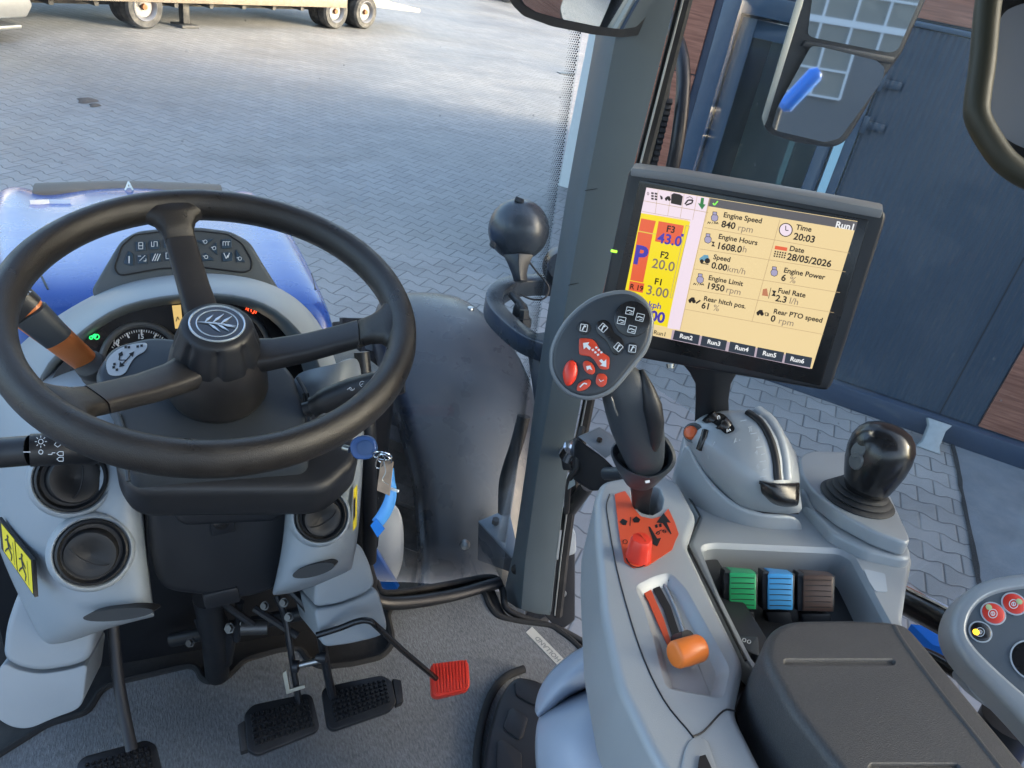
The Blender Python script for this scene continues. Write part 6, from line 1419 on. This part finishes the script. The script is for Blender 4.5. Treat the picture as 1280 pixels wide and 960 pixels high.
def sl(pts, wd=.0005): inkline(ln, [z3(*q) for q in pts], SPL, wd, .0007)
for (a, b) in (((450, 270), (1030, 372)), ((430, 355), (1015, 447)), ((408, 435), (992, 530)), ((388, 515), (968, 610)), ((370, 596), (925, 697))): sl([a, b])
sl([(752, 238), (640, 645)]); sl([(470, 152), (352, 680)])
sl([(207, 163), (465, 210)]); sl([(200, 205), (395, 240)], .0004)
for k in range(5): sl([(265+k*52, 120+k*8), (253+k*50, 215+k*8)], .0004)
sl([(388, 262), (390, 264), (320, 552), (312, 550), (376, 262), (388, 264)], .0006); sl([(187, 284), (256, 296)], .0004)
ln.build('rules', mat('screen_rule_brown', (.1, .08, .05), .4, emit=(.33, .23, .12), es=.25), scp, recalc=False)
XR = (PL(*z3(1062, 245), *SPL)-PL(*z3(218, 110), *SPL)).normalized(); YU = -MYd
def tx(mb, s, x, y, sz, bold=.02, al='LEFT'): mb.text(s, PL(*z3(x, y), *SPL), XR, YU, sz, bold*1.2, al, lift=.0009)
k1 = MB(); k2 = MB(); k3 = MB(); k4 = MB()
A1 = .0073
for s, x, y in (('Engine Speed', 526, 219), ('Engine Hours', 506, 305), ('Speed', 486, 387), ('Engine Limit', 466, 470), ('Rear hitch pos.', 447, 553), ('Time', 816, 268), ('Date', 790, 353), ('Engine Power', 767, 440), ('Fuel Rate', 744, 521), ('Rear PTO speed', 726, 604)): tx(k1, s, x, y, A1)
A2 = .0095
for s, x, y in (('840', 518, 256), ('1608.0', 499, 342), ('0.00', 478, 421), ('1950', 458, 502), ('61', 438, 581), ('20:03', 806, 305), ('28/05/2026', 780, 386), ('6', 757, 470), ('2.3', 734, 552), ('0', 715, 633)): tx(k1, s, x, y, A2, .022)
for s, x, y in (('rpm', 583, 270), ('h', 602, 356), ('km/h', 541, 434), ('rpm', 536, 518), ('%', 485, 590), ('%', 790, 478), ('l/h', 789, 562), ('rpm', 746, 642)): tx(k2, s, x, y, A2, .0)
tx(k1, 'F3', 298, 275, .0098, .02); tx(k1, 'F2', 273, 378, .0098, .02); tx(k1, 'F1', 250, 485, .0098, .02); tx(k1, 'R 19', 152, 505, .0080, .02); tx(k1, 'Run1', 247, 688, .0068, .01)
tx(k2, '20.0', 240, 413, .0145, .012); tx(k2, '3.00', 217, 519, .0145, .012)
tx(k3, '43.0', 263, 312, .0150, .02); tx(k3, 'P', 168, 380, .0280, .03); tx(k3, 'kph', 226, 576, .0098, .012); tx(k3, '0.00', 190, 614, .0165, .03)
k3.add(*([PL(*z3(x, y), *SPL)+MNv*.0009 for x, y in ((358, 294), (368, 296), (365, 307), (356, 305))], [(0, 1, 2, 3)]))
tx(k4, 'Run1', 974, 258, .0088, .02)
for k, t in enumerate(('Run2', 'Run3', 'Run4', 'Run5', 'Run6')): tx(k4, t, 377+k*111, 708+k*23, .0068, .02, 'CENTER')
k1.build('bold_text', 'scr_k', scp, recalc=False); k2.build('unit_text', 'scr_g', scp, recalc=False); k3.build('blue_text', 'scr_b', scp, recalc=False); k4.build('white_text', 'scr_w', scp, recalc=False)
i1 = MB(); i2 = MB(); i3 = MB(); i4 = MB(); LI2 = .0009
def ip(mb, pts): inkpoly(mb, [z3(*q) for q in pts], SPL, LI2)
def il(mb, pts, wd=.0007): inkline(mb, [z3(*q) for q in pts], SPL, wd, LI2+.0001)
for (x, y) in ((490, 226), (463, 313), (432, 473), (728, 445)):        # engine silhouettes
    o_ = [(x-6, y-20), (x+10, y-18), (x+9, y-8), (x+15, y), (x+13, y+14), (x+2, y+20), (x-11, y+14), (x-13, y+1), (x-7, y-8)]
    ip(i1, o_); il(i2, o_+[o_[0]], .0005); il(i2, [(x-6, y-8), (x+9, y-6)], .0005)
for (x, y) in ((462, 250), (405, 495)):
    il(i2, [(x, y+4), (x+5, y-4), (x+9, y+4), (x+13, y-3)], .0007); il(i2, [(x+17, y+6), (x+22, y-4)], .0006); il(i2, [(x+26, y+5), (x+30, y-2), (x+35, y+5), (x+39, y-2), (x+43, y+6)], .0008)
ip(i2, [(478, 325), (492, 327), (486, 336), (493, 346), (477, 344), (484, 335)])
def trac(x, y, s, body):
    ip(body, [(x, y), (x+12*s, y-9*s), (x+22*s, y-8*s), (x+24*s, y+2*s), (x+24*s, y+7*s), (x, y+5*s)])
    for (u, v, r_) in ((6*s, 7*s, 5*s), (20*s, 6*s, 7*s)): ip(i2, [(x+u+r_*math.cos(k*math.pi/5), y+v+r_*math.sin(k*math.pi/5)) for k in range(10)])
trac(430, 393, 1.6, i4); il(i2, [(436, 412), (466, 417)], .0009)
trac(386, 558, 1.1, i2); ip(i2, [(414, 570), (432, 558), (436, 563), (418, 575)])
trac(658, 608, 1.1, i2); il(i2, [(692, 610), (694, 622), (702, 622), (704, 611), (692, 610)], .0007); il(i2, [(706, 612), (704, 624)], .0009)
il(i2, [(775+26*math.cos(k*math.pi/12), 279+26*math.sin(k*math.pi/12)) for k in range(25)], .0009); ip(i3, [(775+24*math.cos(k*math.pi/12), 279+24*math.sin(k*math.pi/12)) for k in range(24)]); il(i2, [(775, 262), (775, 281), (786, 281)], .0008)
ip(mbr := MB(), [(733, 342), (782, 350), (779, 364), (730, 356)]); mbr.build('calendar_head', 'scr_r', scp, recalc=False)
for a in range(5):
    for b in range(3): ip(i2, [(731+a*10-b*2, 362+a*1.6+b*9), (737+a*10-b*2, 363+a*1.6+b*9), (736+a*10-b*2, 369+a*1.6+b*9), (730+a*10-b*2, 368+a*1.6+b*9)])
ip(mbf := MB(), [(684, 516), (700, 513), (705, 545), (680, 541)]); mbf.build('fuel_symbol', mat('screen_brown', (.1, .05, .03), .4, emit=(.35, .13, .06), es=.25), scp, recalc=False)
il(i2, [(716, 510), (706, 553)], .0006); ip(i2, [(720, 520), (738, 523), (731, 533), (735, 545), (717, 542), (726, 532)])
# tool bar symbols
for b in range(3):
    for a in range(2): ip(i2, [(238+a*14, 128+a*2+b*11), (248+a*14, 130+a*2+b*11), (247+a*14, 137+a*2+b*11), (237+a*14, 135+a*2+b*11)])
il(i2, [(224, 128), (229, 134), (225, 140), (221, 134), (224, 128)], .0005)
trac(292, 152, .9, i2); ip(i2, [(272, 140), (282, 146), (284, 156), (276, 158)])
ip(i2, [(318, 138), (328, 132), (352, 137), (364, 145), (358, 182), (316, 173)]); ip(i3, [(330, 148), (348, 151), (346, 160), (328, 157)])
il(i2, [(372, 176), (385, 160), (404, 160), (400, 172), (376, 180)], .0016); il(i2, [(378, 152), (392, 146), (404, 154)], .0006)
ip(ig := MB(), [(437, 150), (449, 152), (446, 176), (455, 178), (440, 198), (424, 172), (433, 174)]); ig.build('green_arrow', mat('screen_green', (.02, .08, .03), .4, emit=(.02, .12, .03), es=.25), scp, recalc=False)
il(it := MB(), [(484, 172), (490, 180), (504, 164)], .0014); it.build('tick', mat('screen_tick_green', (.1, .3, .05), .4, emit=(.15, .5, .05), es=.3), scp, recalc=False)
i1.build('engine_symbols', 'scr_v', scp, recalc=False); i3.build('pale_symbols', 'scr_l', scp, recalc=False); i4.build('tractor_symbol', mat('screen_teal', (.05, .1, .12), .4, emit=(.08, .2, .28), es=.27), scp, recalc=False)
o = i2.build('dark_symbols', 'scr_k', scp, recalc=False); o.location += MNv*.0002
MB().box(PL(767.5, 314, SO+MNv*.0045, MNv), MX*.0035, MYd*.0014, MNv*.0008).build('status_light', 'led', mo_, bevel=.0005)
mst = thing('monitor_stand', 'black plastic stand carrying the touchscreen terminal from the console', 'stand', D(890, 525, .99))
rgs = []
for (xa, xb, y, d, th_) in ((850, 942, 452, .90, .02), (862, 922, 466, .91, .025), (869, 914, 480, .93, .028), (869, 911, 500, .95, .03), (868, 912, 530, .98, .03), (866, 914, 560, 1.0, .03)):
    xm = (xa+xb)/2; rgs.append([D(xa, y, d), D(xm-4, y, d-.008), D(xm+4, y, d-.008), D(xb, y, d), D(xb-4, y, d+th_), D(xa+4, y, d+th_)])
MB().loft(rgs).build('column', 'black', mst, bevel=.002)
MB().lathe([(0, .006), (.004, .005), (.005, 0)], D(838, 455, .90), -UP, 14).build('screw', 'steel', mst)
# ================================================================== CLAMP BOX behind the drive lever
cb = thing('clamp_box', 'black clamp-mounted holder box with a grey top plate between pillar and drive lever', 'holder', D(745, 575, 1.2))
MB().prism([D(721, 548, 1.18), D(756, 573, 1.15), D(768, 585, 1.15), D(772, 600, 1.16), D(758, 612, 1.17), D(741, 615, 1.18), D(716, 600, 1.2), D(717, 556, 1.19)], FW*.06).build('box', 'black', cb, bevel=.005)
MB().prism([D(723, 546, 1.178), D(750, 534, 1.20), D(774, 549, 1.18), D(775, 560, 1.16), D(757, 573, 1.148)], FW*.008).build('top_plate', mat('grey_metal_plate', (.20, .22, .24), .4, .4, dust=.1), cb, bevel=.0012)
MB().lathe([(0, .004), (.004, .004), (.0045, 0)], D(749, 551, 1.172), (0, 0, 1), 14).build('screw', 'gloss', cb)
MB().lathe([(.012, .012), (.016, .010), (.017, -.01), (.012, -.014), (0, -.014)], D(714, 565, 1.22), (0, -.3, 1), 24).build('clamp', 'chrome', cb)
MB().prism([D(700, 560, 1.23), D(712, 578, 1.22), D(716, 588, 1.22), D(704, 588, 1.23)], FW*.02).build('clamp_jaw', 'black', cb, bevel=.002)
MB().tube(cr_spline([D(728, 535, 1.23), D(722, 560, 1.2), D(722, 585, 1.19), D(712, 600, 1.22), D(708, 640, 1.3)], 4), .005, 8).build('cable', 'rubber', cb)
MB().tube([D(780, 592, 1.12), D(757, 592, 1.15)], .010, 12).build('cross_tube', 'dgrey', cb)
MB().prism([D(714, 590, 1.205), D(718, 590, 1.205), D(719, 606, 1.21), D(710, 612, 1.22)], FW*.006).build('strap', mat('pale_strap', (.4, .45, .45), .5), cb)
tag(MB().tube([D(735, 606, 1.45), D(700, 655, 1.60)], .014, 12).build('door_gas_strut', 'black'), 'black diagonal gas strut behind the foot of the pillar', 'strut')
# ================================================================== MIRRORS
def mirror_normal(p, target): return ((CAM-p).normalized()+(Vector(target)-p).normalized()).normalized()
im = thing('interior_mirror', 'wide black-framed interior rear-view mirror cut off by the top edge', 'mirror', D(740, 10, 1.0))
c = D(740, 0, .86); imn = mirror_normal(c, W(1.35, 1.5)); IMP = (c, imn)
io = [(620, -90), (632, -12), (640, 6), (654, 20), (690, 33), (740, 43), (776, 47), (800, 44), (816, 31), (828, 8), (845, -40), (860, -90)]
P = fillet(pp(IMP, io), .008)
MB().prism(P, (c-CAM).normalized()*.03).build('housing', 'black', im, bevel=.006, seg=3)
ii = [(634, -90), (645, -12), (654, 5), (668, 14), (700, 23), (744, 32), (776, 36), (794, 33), (805, 22), (816, 2), (832, -44), (846, -90)]
MB().prism(fillet(pp(IMP, ii), .006), -imn*.001).build('mirror_glass', 'mirrorglass', im)
for o in im.children:
    if o.name.startswith('mirror_glass'): o.location += imn*.0015
em_ = thing('exterior_mirror', 'two-part exterior mirror with pale left edge seen through the side window', 'mirror', D(1050, 90, 1.3))
c = D(1050, 100, 1.28); emn = mirror_normal(c, V(4, -24, 2.6)); EMP = (c, emn)
eo = [(1005, -10), (1030, -80), (1190, -80), (1157, 0), (1127, 67), (1107, 93), (1068, 160), (1056, 178), (1040, 185), (993, 178), (962, 168), (953, 156), (955, 146)]
evd = (c-CAM).normalized()
MB().prism(fillet(pp(EMP, eo), .012), evd*.04).build('housing', 'black', em_, bevel=.006, seg=3)
pe = MB(); pe.prism([PL(x, y, EMP[0]+emn*.001, emn) for x, y in ((1008, -10), (1032, -84), (1022, -84), (999, -12), (952, 146), (955, 158), (959, 150))], evd*.03); pe.build('pale_edge', mat('pale_mirror_edge', (.55, .55, .48), .4), em_, bevel=.002)
g1 = MB().prism(fillet(pp(EMP, [(1024, -74), (1178, -74), (1149, 0), (1122, 62), (1112, 66), (1016, 47), (1009, 43)]), .006), -emn*.001).build('mirror_glass', 'mirrorglass', em_); g1.location += emn*.0015
n2 = (emn+V(.03, .0, .012)).normalized()
g2 = MB().prism(fillet(pp((EMP[0]+emn*.003, n2), [(1012, 57), (1024, 58), (1093, 75), (1104, 84), (1101, 100), (1048, 172), (1030, 177), (970, 163), (963, 158), (970, 134)]), .006), -n2*.001).build('mirror_glass', 'mirrorglass', em_); g2.location += emn*.006
slab('divider', [(1005, 50), (1117, 71), (1113, 80), (1000, 58)], EMP, .01, 'black', em_, bevel=.002, lift=.006)
# ================================================================== GRAB HANDLE top right
gh = thing('door_grab_handle', 'thick olive-black rounded loop handle at the top right corner', 'handle', D(1270, 120, .62))
gp = [(1236, 0), (1250, -45), (1275, -70), (1330, -80), (1400, -40), (1420, 60), (1400, 180), (1340, 235), (1292, 224), (1258, 203), (1236, 174), (1222, 146), (1222, 122), (1228, 80)]
GP_ = (D(1280, 100, .62), -FW)
def gp2(k): return [PL(1315+(x-1315)*k, 85+(y-85)*k, *GP_) for x, y in gp]
P = cr_spline(gp2(1.0), 5, True)
MB().tube(P, .0098, 16, closed=True).build('loop', mat('olive_black_plastic', (.030, .030, .018), .5, bump=.2), gh)
A_ = cr_spline(gp2(.90), 5, True); B_ = [p+FW*.02 for p in cr_spline(gp2(.84), 5, True)]; C_ = [p+FW*.028 for p in cr_spline(gp2(.62), 5, True)]
MB().loft([A_, B_, C_], cap=False).build('inner_dish', 'gloss', gh, solid=.002)
MB().prism([p+FW*.028 for p in cr_spline(gp2(.62), 3, True)], FW*.004).build('dish_centre', mat('grey_dish', (.25, .27, .3), .2, coat=1), gh)

# ---- what carries the mirrors, the handle, the holder and the console
a = D(742, -70, .885); MB().tube([a, V(a.x+.01, a.y+.06, 2.88)], .010, 12).build('mount', 'black', im)
a = D(1110, -60, 1.34); MB().tube([a, V(a.x+.03, a.y+.05, a.z+.12), V(a.x-.05, a.y+.10, 3.0)], .012, 12).build('mirror_arm', 'black', em_)
a = D(1325, -78, .625); MB().tube([a, V(a.x+.06, a.y, 2.88)], .012, 12).build('mount', 'black', gh)
MB().tube([D(716, 570, 1.22), D(704, 566, 1.50)], .009, 12).build('clamp_rod', 'steel', cb)
MB().box((.60, .10, 1.50), (.09, 0, 0), (0, .16, 0), (0, 0, .245)).build('pedestal', 'black', con, bevel=.02)
a = D(1262, 900, .90); MB().tube([a, V(a.x, a.y-.05, FZ)], .03, 16).build('pod_post', 'black', rp_)
